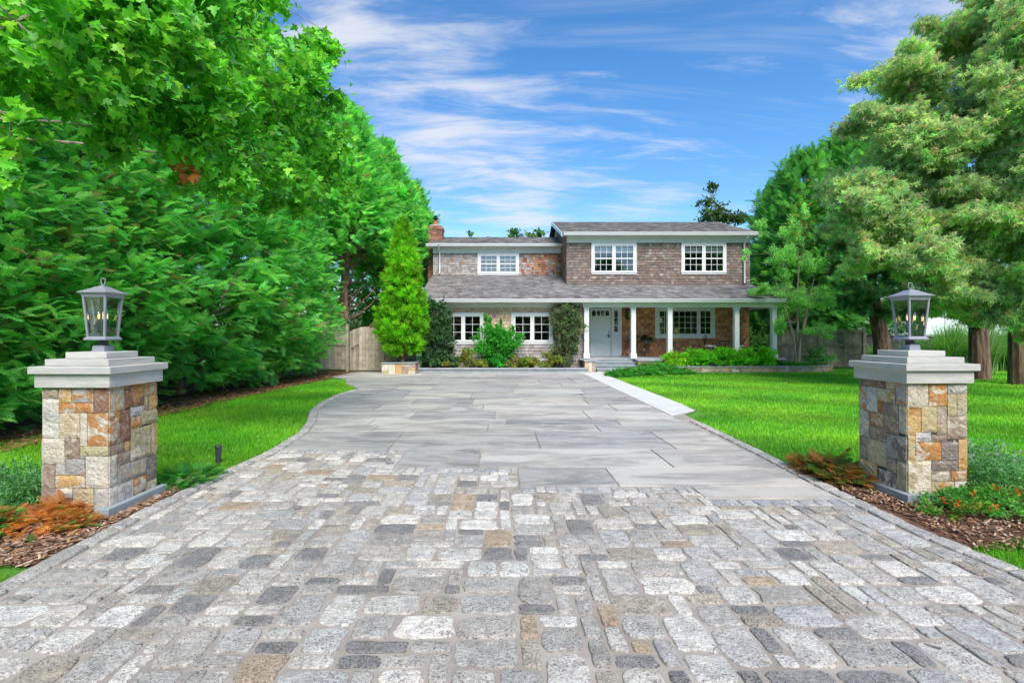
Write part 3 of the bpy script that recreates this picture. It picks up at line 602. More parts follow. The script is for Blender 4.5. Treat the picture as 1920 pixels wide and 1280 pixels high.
roofpart([(2.80, 11.75, 22.45, 6.10, 26.9, 7.59, c_roof), (2.80, 11.75, 31.4, 6.10, 26.91, 7.59, c_roof)], label='upper roof of the taller block')
roofpart([(-3.62, 3.06, 24.6, 5.98, 27.0, 6.79, c_roof), (-3.62, 3.06, 29.4, 5.98, 27.01, 6.79, c_roof)], label='upper roof of the lower left wing')
s = MB()
for _ in range(420):
    x = -3.3 + abs(random.gauss(0, 1.5)); y = random.uniform(20.4, 24.6); z = 2.94 + .327 * (y - 20.3) + .018; a = random.uniform(0, 3); L = random.uniform(.02, .045); dx, dy = cos(a) * L, sin(a) * L
    if x > 3: continue
    s.add([(x - dx, y - dy, z - .327 * dy), (x + dy * .5, y - dx * .5, z - .16 * dx), (x + dx, y + dy, z + .327 * dy), (x - dy * .5, y + dx * .5, z + .16 * dx)], [(0, 1, 2, 3)], jit(random.choice([(.55, .30, .16), (.5, .38, .2), (.30, .16, .10)]), .2))
tag(s.build('fallen_leaves', M['chips']), 'fallen orange leaves scattered over the lower left roof', 'leaves', kind='stuff')
def gutter(x0, x1, y, z1, d=.13, h=.13):
    b = MB(); pr = [(y, z1), (y - d, z1), (y - d, z1 - .03), (y - d + .02, z1 - .05), (y - d + .05, z1 - h), (y, z1 - h)]; n = len(pr)
    b.add([(x0, a, c) for a, c in pr] + [(x1, a, c) for a, c in pr], [(i, (i + 1) % n, n + (i + 1) % n, n + i) for i in range(n)] + [tuple(range(n)), tuple(range(2 * n - 1, n - 1, -1))]); return b.build('gutter', M['white'], house)
gutter(-3.45, 11.66, 20.33, 2.95); gutter(2.86, 11.78, 22.5, 6.12); gutter(-3.68, 3.055, 24.65, 6.0)
boxes('fascia', 'white', [(-3.40, 20.34, 2.80, 11.60, 20.40, 2.92), (2.82, 22.51, 5.98, 11.74, 22.56, 6.09), (-3.60, 24.66, 5.86, 3.05, 24.70, 5.97)])
boxes('soffit', 'white', [(-3.38, 20.41, 2.795, 11.60, 20.9, 2.81), (3.07, 22.57, 5.975, 11.70, 22.86, 5.99), (-3.58, 24.71, 5.845, 3.05, 25.0, 5.86)])
boxes('frieze_board', 'white', [(3.066, 22.855, 5.725, 11.53, 22.885, 5.975), (-3.40, 24.995, 5.60, 3.05, 25.025, 5.845), (-3.31, 20.86, 2.635, 3.42, 20.885, 2.795)])
boxes('porch_beam', 'white', [(3.43, 20.60, 2.635, 11.50, 20.80, 2.795), (11.51, 20.62, 2.64, 11.60, 22.9, 2.795)])
boxes('porch_ceiling', 'white', [(3.6, 20.91, 2.80, 11.50, 22.95, 2.82)])
for x in (2.80, 11.75):
    b = MB(); x0, x1 = (x - .03, x) if x < 5 else (x, x + .03); P = [(22.40, 6.09), (26.9, 7.60), (26.9, 7.40), (22.40, 5.92)]
    b.add([(x0, *p) for p in P] + [(x1, *p) for p in P], [(0, 1, 2, 3), (7, 6, 5, 4), (0, 4, 5, 1), (1, 5, 6, 2), (2, 6, 7, 3), (3, 7, 4, 0)]); b.build('rake_board', M['white'], house)
b = MB(); P = [(22.56, 5.97), (26.9, 7.42), (26.9, 7.39), (22.56, 5.95)]; b.add([(2.80, *p) for p in P] + [(3.07, *p) for p in P], [(0, 1, 2, 3), (7, 6, 5, 4), (0, 4, 5, 1), (1, 5, 6, 2), (2, 6, 7, 3), (3, 7, 4, 0)]); b.build('rake_soffit', M['white'], house)
def downspout(x, y, z0, z1, yg, zg):
    b = MB(); b.tube([(x, yg, zg), (x, yg + .02, zg - .1), (x - .02, (yg + y) / 2, zg - .2), (x, y, zg - .36), (x, y, z0 + .1), (x, y - .05, z0)], .038, 8); return b.build('downspout', M['white'], house, smooth=True)
downspout(-3.05, 24.93, 4.55, 0, 24.55, 5.95); downspout(11.22, 22.80, 3.86, 0, 22.42, 6.03)
# porch posts, floor, steps
for x in (3.585, 5.54, 7.06, 9.84, 11.40):
    b = MB(); r = .095; b.box(x - r - .03, 20.70 - r - .03, .505, x + r + .03, 20.70 + r + .03, .70); b.frustum(x, 20.70, .70, r + .025, .73, r); b.box(x - r, 20.70 - r, .73, x + r, 20.70 + r, 2.60); b.box(x - r - .02, 20.70 - r - .02, 2.565, x + r + .02, 20.70 + r + .02, 2.634)
    b.box(x - r + .035, 20.70 - r - .006, .80, x + r - .035, 20.70 - r + .001, 2.48)
    b.build('porch_post', M['white'], house, origin=(x, 20.70, .505))
boxes('porch_floor', 'deck', [(3.30, 20.62, .44, 11.9, 22.95, .50)]); boxes('porch_base', 'soil', [(5.9, 20.72, -.02, 11.8, 22.9, .438)])
st = MB(); 
for k, (y0, z) in enumerate(((19.80, .125), (20.08, .25), (20.36, .375))):
    xr = (6.05, 5.75, 5.55)[k]; st.box(3.86, y0 - .03, z - .045, xr + .02, y0 + .28, z, bev=.006); st.box(3.88, y0, z - .125 if k else -.01, xr, y0 + .30, z - .046)
st.box(3.88, 20.64, .375, 5.5, 20.66, .44); st.build('entry_steps', M['bluestone'], house)
VP = {'t': (.52, .40, .25), 'o': (.52, .24, .07), 'c': (.66, .58, .45), 'g': (.44, .425, .41), 'd': (.24, .195, .17), 'r': (.27, .13, .085), 'w': (.64, .60, .52), 'b': (.33, .24, .18), 'y': (.50, .43, .25), 'n': (.62, .39, .16), 's': (.42, .34, .25)}
V2 = {'t': 'con', 'o': 'wrc', 'c': 'tyw', 'g': 'cwo', 'd': 'cgb', 'r': 'bno', 'w': 'gc', 'b': 'tcs', 'y': 'cnt', 'n': 'cow', 's': 'gtb'}
def veneer_face(mb, O, u, n, Wd, Hh, cells, th=.012):
    """split stones on a vertical face; O top-left, u to the right, n outward; cells (u0,v0,u1,v1,code) with v downward"""
    O, u, n = Vector(O), Vector(u), Vector(n)
    for (a, t, c, d, k) in cells:
        x0, x1, z0, z1 = a * Wd + .0025, c * Wd - .0025, t * Hh + .0025, d * Hh - .0025
        if a <= 0: x0 = 0
        if c >= 1: x1 = Wd
        nx_ = max(2, int((x1 - x0) / .028)); nz = max(2, int((z1 - z0) / .028)); dep = th * random.uniform(.5, 1.35); tx, tz = random.uniform(-.005, .005), random.uniform(-.005, .005); c1 = jit(VP[k], .10); c2 = jit(VP[random.choice(V2[k])], .12)
        V = []; 
        for j in range(nz + 1):
            for i in range(nx_ + 1):
                fx, fz = i / nx_, j / nz; e = (i in (0, nx_)) or (j in (0, nz)); 
                ex = (i == 0 and a <= 0) or (i == nx_ and c >= 1)
                if ex and not (j in (0, nz)): h = dep * .9
                elif e: h = dep * .45
                else: h = dep + tx * (fx - .5) * 2 + tz * (fz - .5) * 2 + random.gauss(0, .0022)
                jx = random.uniform(-.002, .002) if e and not ex else 0; jz = random.uniform(-.002, .002) if e else 0
                V.append(O + u * (x0 + (x1 - x0) * fx + jx) - Vector((0, 0, z0 + (z1 - z0) * fz + jz)) + n * h)
        F = [(j * (nx_ + 1) + i, (j + 1) * (nx_ + 1) + i, (j + 1) * (nx_ + 1) + i + 1, j * (nx_ + 1) + i + 1) for j in range(nz) for i in range(nx_)]
        nb = len(V); per = [i for i in range(nx_ + 1)] + [j * (nx_ + 1) + nx_ for j in range(1, nz + 1)] + [nz * (nx_ + 1) + i for i in range(nx_ - 1, -1, -1)] + [j * (nx_ + 1) for j in range(nz - 1, 0, -1)]
        V += [V[i] - n * .03 for i in per]; m_ = len(per); F += [(per[i], nb + i, nb + (i + 1) % m_, per[(i + 1) % m_])[::-1] for i in range(m_)]
        mb.add(V, F, c1, c2)
def ashlar(nu, nv, codes='tocgdrwbyns', seed=1):
    g = random.Random(seed); occ = [[0] * nv for _ in range(nu)]; out = []
    for j in range(nv):
        for i in range(nu):
            if occ[i][j]: continue
            op = [(w, h) for w, h in ((3, 2), (2, 2), (2, 1), (3, 1), (1, 2), (2, 3), (1, 1), (4, 2), (1, 3)) if i + w <= nu and j + h <= nv and all(not occ[i + p][j + q] for p in range(w) for q in range(h))]
            w, h = g.choice(op[:6])
            for p in range(w):
                for q in range(h): occ[i + p][j + q] = 1
            out.append((i / nu, j / nv, (i + w) / nu, (j + h) / nv, g.choice(codes)))
    return out
def veneer_box(name, parent, x0, y0, x1, y1, z0, z1, cell=.09, seed=1, codes='ttocnwgbsy', rot=None):
    b = MB(); b.box(x0 + .004, y0 + .004, z0, x1 - .004, y1 - .004, z1, (.05, .045, .04))
    nz = max(1, round((z1 - z0) / cell)); a = max(1, round((x1 - x0) / cell)); c = max(1, round((y1 - y0) / cell))
    veneer_face(b, (x0, y0, z1), (1, 0, 0), (0, -1, 0), x1 - x0, z1 - z0, ashlar(a, nz, codes, seed)); veneer_face(b, (x1, y0, z1), (0, 1, 0), (1, 0, 0), y1 - y0, z1 - z0, ashlar(c, nz, codes, seed + 1))
    veneer_face(b, (x0, y1, z1), (0, -1, 0), (-1, 0, 0), y1 - y0, z1 - z0, ashlar(c, nz, codes, seed + 2)); return b.build(name, M['veneer'], parent)
veneer_box('step_pier', house, 3.40, 19.95, 3.84, 20.60, 0, .42, .14, 5); boxes('pier_cap', 'deck', [(3.36, 19.9, .421, 3.88, 20.61, .465)])
veneer_box('step_pier', house, 5.60, 20.10, 6.5, 20.60, 0, .42, .14, 9); boxes('pier_cap', 'deck', [(5.57, 20.05, .421, 6.55, 20.61, .465)])
# front door
door = boxes('door', 'doorpaint', [(4.16, 22.90, .535, 5.10, 22.93, 2.36), (4.16, 22.90, 2.60, 5.10, 22.93, 2.70), (4.16, 22.90, 2.36, 4.235, 22.93, 2.60), (5.025, 22.90, 2.36, 5.10, 22.93, 2.60)] + [(4.235 + .1975 * i - .02, 22.90, 2.36, 4.235 + .1975 * i + .02, 22.93, 2.60) for i in (1, 2, 3)])
b = MB()
for (x0, x1, z0, z1) in ((4.26, 4.60, 1.35, 2.27), (4.66, 5.00, 1.35, 2.27), (4.26, 4.60, .68, 1.27), (4.66, 5.00, .68, 1.27)):
    for q in ((x0, 22.893, z0, x1, 22.899, z0 + .025), (x0, 22.893, z1 - .025, x1, 22.899, z1), (x0, 22.893, z0 + .025, x0 + .025, 22.899, z1 - .025), (x1 - .025, 22.893, z0 + .025, x1, 22.899, z1 - .025)): b.box(*q)
b.build('panel_moulding', M['doorpaint'], door)
g = MB(); g.add([(4.235, 22.915, 2.36), (5.025, 22.915, 2.36), (5.025, 22.915, 2.60), (4.235, 22.915, 2.60)], [(0, 1, 2, 3)]); g.build('pane', M['pane'], door)
b = MB(); b.box(4.985, 22.875, 1.36, 5.03, 22.899, 1.52); b.tube([(5.005, 22.88, 1.44), (5.005, 22.84, 1.44), (4.88, 22.835, 1.45)], .012, 8); b.build('handle', M['darkmetal'], door); b = MB(); b.lathe(5.005, 22.88, [(.001, 1.60), (.028, 1.60), (.028, 1.64), (.001, 1.64)], 10); b.build('deadbolt', M['darkmetal'], door)
fr = boxes('door_frame', 'white', [(3.66, 22.86, .52, 3.80, 22.95, 2.79), (4.03, 22.86, .52, 4.14, 22.95, 2.79), (5.12, 22.86, .52, 5.21, 22.95, 2.79), (5.48, 22.86, .52, 5.60, 22.95, 2.79), (3.80, 22.86, 2.725, 4.03, 22.95, 2.79), (4.14, 22.86, 2.725, 5.12, 22.95, 2.79), (5.21, 22.86, 2.725, 5.48, 22.95, 2.79), (3.64, 22.80, .501, 5.62, 22.95, .532)])
boxes('side_panel', 'panelpaint', [(3.80, 22.885, .53, 4.03, 22.92, 2.725)], fr)
boxes('side_panel', 'panelpaint', [(5.21, 22.885, .53, 5.48, 22.92, 1.62), (5.21, 22.885, 2.60, 5.48, 22.92, 2.725), (5.21, 22.885, 1.62, 5.265, 22.92, 2.60), (5.425, 22.885, 1.62, 5.48, 22.92, 2.60), (5.265, 22.885, 1.93, 5.425, 22.92, 1.955), (5.265, 22.885, 2.26, 5.425, 22.92, 2.285)], fr)
g = MB(); g.add([(5.265, 22.91, 1.62), (5.425, 22.91, 1.62), (5.425, 22.91, 2.60), (5.265, 22.91, 2.60)], [(0, 1, 2, 3)]); g.build('sidelight_pane', M['pane'], fr)
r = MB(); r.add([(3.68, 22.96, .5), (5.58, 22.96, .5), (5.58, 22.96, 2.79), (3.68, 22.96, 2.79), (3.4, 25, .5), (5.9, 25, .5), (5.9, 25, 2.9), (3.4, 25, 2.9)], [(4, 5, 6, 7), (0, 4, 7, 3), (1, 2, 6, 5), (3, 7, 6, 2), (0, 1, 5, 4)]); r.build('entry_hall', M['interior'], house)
# wall lantern, outlet, doorbell
x, y, z = 5.87, 22.80, 2.22
b = MB(); b.box(x - .05, y + .1, z - .02, x + .05, y + .14, z + .5); b.box(x - .02, y, z + .40, x + .02, y + .1, z + .43)
for sx in (-1, 1):
    for sy in (-1, 1): b.box(x + sx * .085 - .009, y - .01 + sy * .085 - .009, z + .03, x + sx * .085 + .009, y - .01 + sy * .085 + .009, z + .38)
b.frustum(x, y - .01, z + .38, .115, z + .46, .03); b.box(x - .1, y - .11, z, x + .1, y + .09, z + .03); wl_ = b.build('wall_lantern', M['darkmetal'], house)
b = MB(); b.box(x - .078, y - .088, z + .031, x + .078, y + .068, z + .379); b.build('pane', M['lampglass'], wl_)
boxes('outlet_cover', 'white', [(6.60, 22.90, .74, 6.72, 22.94, .86)]); boxes('doorbell', 'white', [(5.80, 22.92, 1.56, 5.85, 22.945, 1.66)])
# chimney
b = MB(); cz = 3.0
def brickbox(b, x0, y0, x1, y1, z0, z1, bl=.21, bh=.073):
    b.box(x0 + .006, y0 + .006, z0, x1 - .006, y1 - .006, z1, (.33, .29, .26)); r_ = 0; z = z0
    while z < z1 - .03:
        for (ax, s0, s1, fixed, sg) in ((0, x0, x1, y0, -1), (1, y0, y1, x0, -1), (1, y0, y1, x1, 1)):
            s_ = s0 - (bl / 2 if r_ % 2 else 0)
            while s_ < s1:
                a, c = max(s_, s0) + .004, min(s_ + bl, s1) - .004; s_ += bl
                if c - a < .02: continue
                cc = jit(random.choice([(.32, .13, .085), (.26, .10, .07), (.38, .19, .13), (.20, .09, .07)]), .15)
                if ax == 0: b.box(a, fixed - .004, z + .005, c, fixed + .03, z + bh - .005, cc)
                elif sg < 0: b.box(fixed - .004, a, z + .005, fixed + .03, c, z + bh - .005, cc)
                else: b.box(fixed - .03, a, z + .005, fixed + .004, c, z + bh - .005, cc)
        z += bh; r_ += 1
brickbox(b, -3.74, 25.70, -3.02, 26.5, 0, 6.93); brickbox(b, -3.78, 25.66, -2.98, 26.54, 6.935, 7.08); brickbox(b, -3.70, 25.74, -3.06, 26.46, 7.085, 7.16)
ch = b.build('chimney', M['brick'], house); b = MB(); b.box(-3.66, 25.8, 7.161, -3.1, 26.4, 7.2); b.lathe(-3.40, 26.1, [(.15, 7.2), (.13, 7.42), (.15, 7.43), (.15, 7.46), (.10, 7.47)], 14, (.4, .16, .09)); b.build('flue', M['brick'], ch)
b = MB(); b.lathe(-3.40, 26.1, [(.08, 7.47), (.08, 7.56), (.17, 7.57), (.17, 7.60), (.06, 7.63), (.06, 7.68), (.13, 7.69), (.05, 7.74)], 14); b.build('chimney_cap', M['darkmetal'], ch)

# curb of the foundation bed
b = MB(); b.box(-3.25, 19.42, -.01, 3.39, 19.62, .13); cb = b.build('bed_curb', M['bluestone']); tag(cb, 'low grey bluestone curb along the bed under the left windows', 'curb')
b = MB(); x = -3.27
while x < 3.4: w = min(random.uniform(1.2, 1.8), 3.41 - x); b.box(x + .003, 19.38, .131, x + w - .003, 19.68, .185, bev=.006); x += w
b.build('coping', M['deck'], cb)
poly('mulch_ground', [(-3.3, 19.6), (3.4, 19.6), (3.4, 20.9), (-3.3, 20.9)], .12, 'soil')
chips('bark_mulch', [(random.uniform(-3.2, 3.3), random.uniform(19.7, 20.8)) for _ in range(1500)], [(.45, .25, .14), (.34, .16, .08), (.25, .12, .07)], .12, (.04, .1))

# ================================================================== GATE PILLARS AND LAMPS
LF = [(0,0,.24,.09,'s'),(.24,0,.44,.12,'n'),(.44,0,.78,.12,'g'),(.78,0,1,.2,'r'),(.24,.12,.78,.2,'o'),(0,.09,.25,.4,'w'),(.25,.2,.57,.4,'t'),(.57,.2,.68,.46,'c'),(.68,.2,1,.46,'o'),(0,.4,.34,.6,'c'),(.34,.4,.57,.56,'b'),(.57,.46,1,.54,'y'),
      (.34,.56,.65,.69,'g'),(.57,.54,.65,.56,'g'),(0,.6,.19,.88,'s'),(.19,.6,.34,.69,'w'),(.65,.54,1,.79,'w'),(.19,.69,.65,.79,'n'),(.19,.79,.46,.87,'g'),(0,.88,.19,1,'r'),(.19,.87,.46,1,'r'),(.46,.79,.78,1,'y'),(.78,.79,1,1,'g')]
LR = [(0,0,.3,.2,'n'),(.3,0,.72,.19,'o'),(.72,0,1,.11,'t'),(.72,.11,.82,.24,'b'),(.82,.11,1,.24,'n'),(0,.2,.22,.46,'o'),(.22,.2,.42,.46,'r'),(.42,.19,.72,.27,'g'),(.42,.27,.66,.37,'o'),(.66,.24,1,.36,'y'),(.42,.37,.88,.64,'y'),(.88,.36,1,.64,'n'),
      (0,.46,.3,.54,'b'),(.3,.46,.42,.54,'n'),(0,.54,.16,.79,'c'),(.16,.54,.42,.64,'b'),(.16,.64,.78,.79,'s'),(.78,.64,1,.86,'d'),(0,.79,.48,1,'w'),(.48,.79,.78,.92,'o'),(.48,.92,.75,1,'r'),(.75,.86,1,1,'y')]
RL = [(0,0,.3,.07,'d'),(.3,0,.58,.07,'r'),(.58,0,.78,.07,'n'),(0,.07,.15,.3,'o'),(.15,.07,.4,.3,'w'),(.4,.07,.78,.19,'n'),(.78,0,1,.2,'g'),(.4,.19,.52,.3,'o'),(.52,.19,.84,.46,'b'),(.84,.2,1,.44,'c'),(.22,.3,.52,.43,'o'),(0,.3,.22,.55,'g'),(.22,.43,.6,.55,'s'),
      (0,.55,.17,.76,'s'),(.17,.55,.6,.78,'y'),(.6,.46,1,.68,'d'),(.6,.68,.8,.8,'s'),(0,.76,.4,.93,'n'),(.4,.8,.8,1,'d'),(0,.93,.25,1,'d'),(.25,.93,.4,1,'b'),(.8,.68,1,1,'c')]
RR = [(0,0,.36,.21,'c'),(.36,0,.68,.2,'o'),(.68,0,1,.09,'w'),(.68,.09,.84,.28,'y'),(.84,.09,1,.28,'t'),(0,.21,.23,.44,'n'),(.23,.2,.5,.42,'y'),(.5,.2,.67,.44,'s'),(.67,.28,1,.48,'b'),(0,.44,.13,.66,'y'),(.13,.42,.4,.5,'g'),(.4,.44,.67,.5,'b'),(.13,.5,.57,.66,'o'),
      (.57,.5,.86,.66,'d'),(.86,.48,1,.75,'n'),(.4,.66,.86,.75,'d'),(0,.66,.4,1,'c'),(.4,.75,.74,.84,'b'),(.74,.75,1,.84,'o'),(.4,.84,.8,1,'t'),(.8,.84,1,1,'w')]
def pillar(loc, rz, f_front, f_in, inner, label, sz=.285, H=1.06):
    root = thing('stone_gate_pillar', loc, label, 'pillar', 'stone pillars at the driveway entrance'); x, y, _ = loc
    b = MB(); b.box(x - sz + .012, y - sz + .012, 0, x + sz - .012, y + sz - .012, H, (.10, .085, .07), (.10, .085, .07))
    s2 = sz - .008; fc = {'front': ((x - s2, y - s2, H), (1, 0, 0), (0, -1, 0)), 'right': ((x + s2, y - s2, H), (0, 1, 0), (1, 0, 0)), 'left': ((x - s2, y + s2, H), (0, -1, 0), (-1, 0, 0)), 'back': ((x + s2, y + s2, H), (-1, 0, 0), (0, 1, 0))}
    for k, (O, u, n) in fc.items():
        veneer_face(b, O, u, n, 2 * s2, H, f_front if k == 'front' else f_in if k == inner else ashlar(5, 10, 'tocnwgbsyrd', 11 + ord(k[0])))
    b.build('stone_shaft', M['veneer'], root)
    c = MB(); c.box(x - sz - .03, y - sz - .03, H, x + sz + .03, y + sz + .03, H + .112, bev=.003); c.box(x - sz - .06, y - sz - .06, H + .1125, x + sz + .06, y + sz + .06, H + .175, bev=.005)
    c.box(x - .27, y - .27, H + .1755, x + .27, y + .27, H + .233, bev=.004); c.box(x - .178, y - .178, H + .2335, x + .178, y + .178, H + .289, bev=.004); c.build('cap', M['cap'], root)
    sg = 1 if inner == 'right' else -1; p = MB(); xa, xb = (x + sz + .004, x + sz + .06) if sg > 0 else (x - sz - .06, x - sz - .004)
    p.box(xa, y - sz - .02, 0, xb, y + sz + .05, .075, bev=.004); xc, xd = (x + .1, x + sz + .06) if sg > 0 else (x - sz - .06, x - .02)
    p.box(xc, y - sz - .075, 0, xd, y - sz - .022, .075, bev=.004); p.build('plinth', M['bluestone'], root); root.rotation_euler = (0, 0, R(rz)); return root
pl = pillar((-3.535, 4.415, 0), -1.0, LF, LR, 'right', 'square stone gate pillar at the left edge of the drive, backed by the hedge')
pr_ = pillar((3.945, 4.775, 0), 2.5, RR, RL, 'left', 'square stone gate pillar on the right of the drive, backed by the open lawn')
def lantern(loc, label):
    root = thing('pillar_lantern', loc, label, 'lantern', 'lanterns on the gate pillars'); x, y, z = loc
    b = MB(); b.frustum(x, y, z, .062, z + .008, .060); b.frustum(x, y, z + .008, .055, z + .055, .050); b.build('base', M['lamp'], root)
    b = MB(); b.lathe(x, y, [(.044, z + .055), (.036, z + .075), (.034, z + .09), (.05, z + .102)], 18); b.build('neck', M['lampdark'], root, smooth=False)
    b = MB(); b.frustum(x, y, z + .102, .095, z + .112, .098); b.frustum(x, y, z + .112, .098, z + .133, .082)
    g0, g1, zb, zt = .074, .096, z + .133, z + .478
    for sx in (-1, 1):
        for sy in (-1, 1): b.add([(x + sx * (g0 + a) , y + sy * (g0 + c), zb) for a, c in ((-.009, -.009), (.007, -.009), (.007, .007), (-.009, .007))] + [(x + sx * (g1 + a), y + sy * (g1 + c), zt) for a, c in ((-.009, -.009), (.007, -.009), (.007, .007), (-.009, .007))], [(0, 1, 2, 3), (4, 5, 6, 7), (0, 1, 5, 4), (1, 2, 6, 5), (2, 3, 7, 6), (3, 0, 4, 7)])
    b.build('frame', M['lamp'], root)
    b = MB(); pr = [(zt, .104), (zt + .02, .108), (zt + .034, .122), (zt + .038, .128), (zt + .044, .128), (zt + .062, .094), (zt + .082, .058), (zt + .095, .040), (zt + .10, .022), (zt + .106, .022)]
    for (za, ra), (zb_, rb) in zip(pr[:-1], pr[1:]): b.frustum(x, y, za, ra, zb_, rb)
    b.build('lamp_roof', M['lamp'], root)
    zh = zt + .104; b = MB(); b.tube([(x, y, zh), (x, y, zh + .012)], .014, 8); b.tube([(x - .014, y, zh + .01), (x - .02, y, zh + .055), (x - .017, y, zh + .064), (x + .017, y, zh + .064), (x + .02, y, zh + .055), (x + .014, y, zh + .01), (x - .014, y, zh + .01)], .0042, 6); b.build('handle', M['lamp'], root)
    b = MB(); i0, i1 = g0 - .003, g1 - .003; q = [(-1, -1), (1, -1), (1, 1), (-1, 1)]
    b.add([(x + s * i0, y + t * i0, zb) for s, t in q] + [(x + s * i1, y + t * i1, zt) for s, t in q], [(0, 1, 5, 4), (1, 2, 6, 5), (2, 3, 7, 6), (3, 0, 4, 7)]); b.build('glass', M['lampglass'], root)
    for k in range(3):
        a = pi / 4 + .5 + k * 2 * pi / 3; cx, cy = x + .033 * cos(a), y + .033 * sin(a)
        b = MB(); b.lathe(cx, cy, [(.006, zb + .035), (.02, zb + .047), (.02, zb + .05), (.0115, zb + .052), (.0115, zb + .145)], 12); b.tube([(x, y, zb + .02), ((x + cx) / 2, (y + cy) / 2, zb + .018), (cx, cy, zb + .04)], .004, 6); ca = b.build('candle', M['socket'], root)
        b = MB(); b.lathe(cx, cy, [(.008, zb + .146), (.017, zb + .165), (.0195, zb + .185), (.014, zb + .212), (.005, zb + .232), (.001, zb + .238)], 14); b.build('bulb', M['bulb'], ca, smooth=True)
        b = MB(); b.tube([(cx - .006, cy, zb + .155), (cx - .007, cy, zb + .20), (cx, cy + .006, zb + .162), (cx + .007, cy, zb + .20), (cx + .006, cy, zb + .155)], .0022, 5); b.build('filament', M['filament'], ca)
    b = MB(); b.tube([(x, y, zb), (x, y, zb + .04)], .012, 8); b.build('stem', M['lamp'], root); return root
l1 = lantern((-3.535, 4.415, 1.349), 'grey glass lantern on the left stone pillar, in front of the hedge')
l2 = copy_tree(l1, (3.945, 4.775, 1.349), R(2.5)); l2['label'] = 'grey glass lantern on the right stone pillar, in front of the white building'
# bollard light in the left lawn
b = MB(); bx, by = -3.29, 5.79; b.lathe(bx, by, [(.030, 0), (.030, .11), (.033, .112), (.033, .135), (.036, .137), (.036, .155), (.033, .157), (.033, .175), (.038, .178), (.038, .205), (.034, .212)], 20)
tag(b.build('path_light', M['lampdark'], None, origin=(bx, by, 0)), 'small dark cylindrical path light standing in the left lawn', 'path light')

# ================================================================== FENCES
def fence(name, A, B_, h, label, cat, group=None, lattice=0, post_h=.06, pal=((.36, .31, .24), (.30, .26, .20), (.42, .36, .28)), bw=.14, posts=True, arch=0, rails=True, step=2.4):
    A, B_ = Vector((*A, 0)), Vector((*B_, 0)); L = (B_ - A).length; u = (B_ - A) / L; n = Vector((u.y, -u.x, 0))
    if n.y > 0: n = -n
    root = thing(name, A, label, cat, group); b = MB(); x = 0
    def bx_(mb, s0, s1, o0, o1, z0, z1, c, top=None):
        P = []
        for z_, q in ((z0, 0), (z1, 1)):
            for s_, o in ((s0, o0), (s1, o0), (s1, o1), (s0, o1)):
                zz = z_ if not (q and top) else (top[0] if s_ == s0 else top[1]); P.append(A + u * s_ + n * o + Vector((0, 0, zz)))
        mb.add(P, [(3, 2, 1, 0), (4, 5, 6, 7), (0, 1, 5, 4), (1, 2, 6, 5), (2, 3, 7, 6), (3, 0, 4, 7)], c)
    while x < L - .01:
        w = min(bw, L - x); f = lambda s_: h + (arch * sin(pi * s_ / L) if arch else 0); bx_(b, x + .003, x + w - .003, random.uniform(0, .004), .022, .04, h, jit(random.choice(pal), .15), (f(x), f(x + w))); x += w
    b.build('boards', M['fence'], root)
    if rails:
        for z in (h - .05, h * .62, .12) if not arch else (h * .75, .25): r = MB(); bx_(r, 0.02, L - .02, .024 if not arch else -.03, .06 if not arch else -.002, z - .045, z + .045, pal[0]); r.build('rail', M['fence'], root)
        if not arch: r = MB(); bx_(r, 0, L, -.03, .09, h + .002, h + .03, pal[2]); r.build('top_cap', M['fence'], root)
    if posts:
        k = max(1, round(L / step))
        for i in range(k + 1):
            p = MB(); s_ = L * i / k; bx_(p, s_ - .055, s_ + .055, -.02, .085, 0, h + post_h, jit(pal[0], .1)); bx_(p, s_ - .07, s_ + .07, -.035, .10, h + post_h + .001, h + post_h + .03, pal[2]); p.build('post', M['fence'], root)
    return root
fp = ((.40, .35, .27), (.33, .29, .22), (.46, .40, .31))
fence('board_fence', (-8.6, 20.4), (-6.24, 20.3), 1.78, 'tan board fence section left of the arched gate', 'fence', pal=fp, step=2.36, post_h=.12)
gt = fence('wooden_gate', (-6.16, 20.3), (-4.86, 20.3), 1.62, 'arched tan board gate beside the bright green conifer', 'gate', pal=fp, posts=False, arch=.20, bw=.13)
b = MB(); b.tube([(-6.08, 20.27, .93), (-6.0, 20.2, .96), (-5.85, 20.18, 1.06), (-5.78, 20.26, 1.08)], .016, 6); b.build('handle', M['darkmetal'], gt)
fence('board_fence', (-4.78, 20.3), (-3.5, 20.3), 1.75, 'tan board fence section between the gate and the house', 'fence', pal=fp, step=1.28, post_h=.12)
fw = ((.34, .29, .22), (.27, .23, .18), (.40, .34, .27))
fence('board_fence', (12.4, 22.4), (15.9, 21.7), 1.68, 'weathered grey brown board fence on the right beyond the lawn', 'fence', pal=fw, step=1.75, post_h=.08)
fence('rail_fence', (11.9, 27), (14.2, 27), 1.4, 'pale fence piece seen through the far right of the porch', 'fence', pal=fp, step=2.3)
# dark screened chain-link fence and white building of the neighbour
ck = thing('chain_link_fence', (16.1, 25.2, 0), 'dark screened wire fence below the white building on the right', 'fence'); b = MB(); 
for i in range(60):
    for j in range(4):
        x = 16.1 + i * .3; z = .1 + j * .33
        if random.random() < .9: b.add([(x, 25.2 + random.uniform(-.03, .03), z), (x + .3, 25.2, z), (x + .3, 25.2, z + .33), (x, 25.2, z + .33)], [(0, 1, 2, 3)])
b.build('screen', M['mesh'], ck)
for i in range(9): b = MB(); b.tube([(16.1 + i * 2.25, 25.17, 0), (16.1 + i * 2.25, 25.17, 1.5)], .035, 8); b.build('post', M['darkmetal'], ck)
b = MB(); b.tube([(16.1, 25.16, 1.46), (34.1, 25.16, 1.46)], .025, 6); b.build('rail', M['darkmetal'], ck)
wb = thing('white_outbuilding', (27, 34, 0), 'long white neighbouring building behind the right hand trees', 'building'); b = MB(); x = 20.5
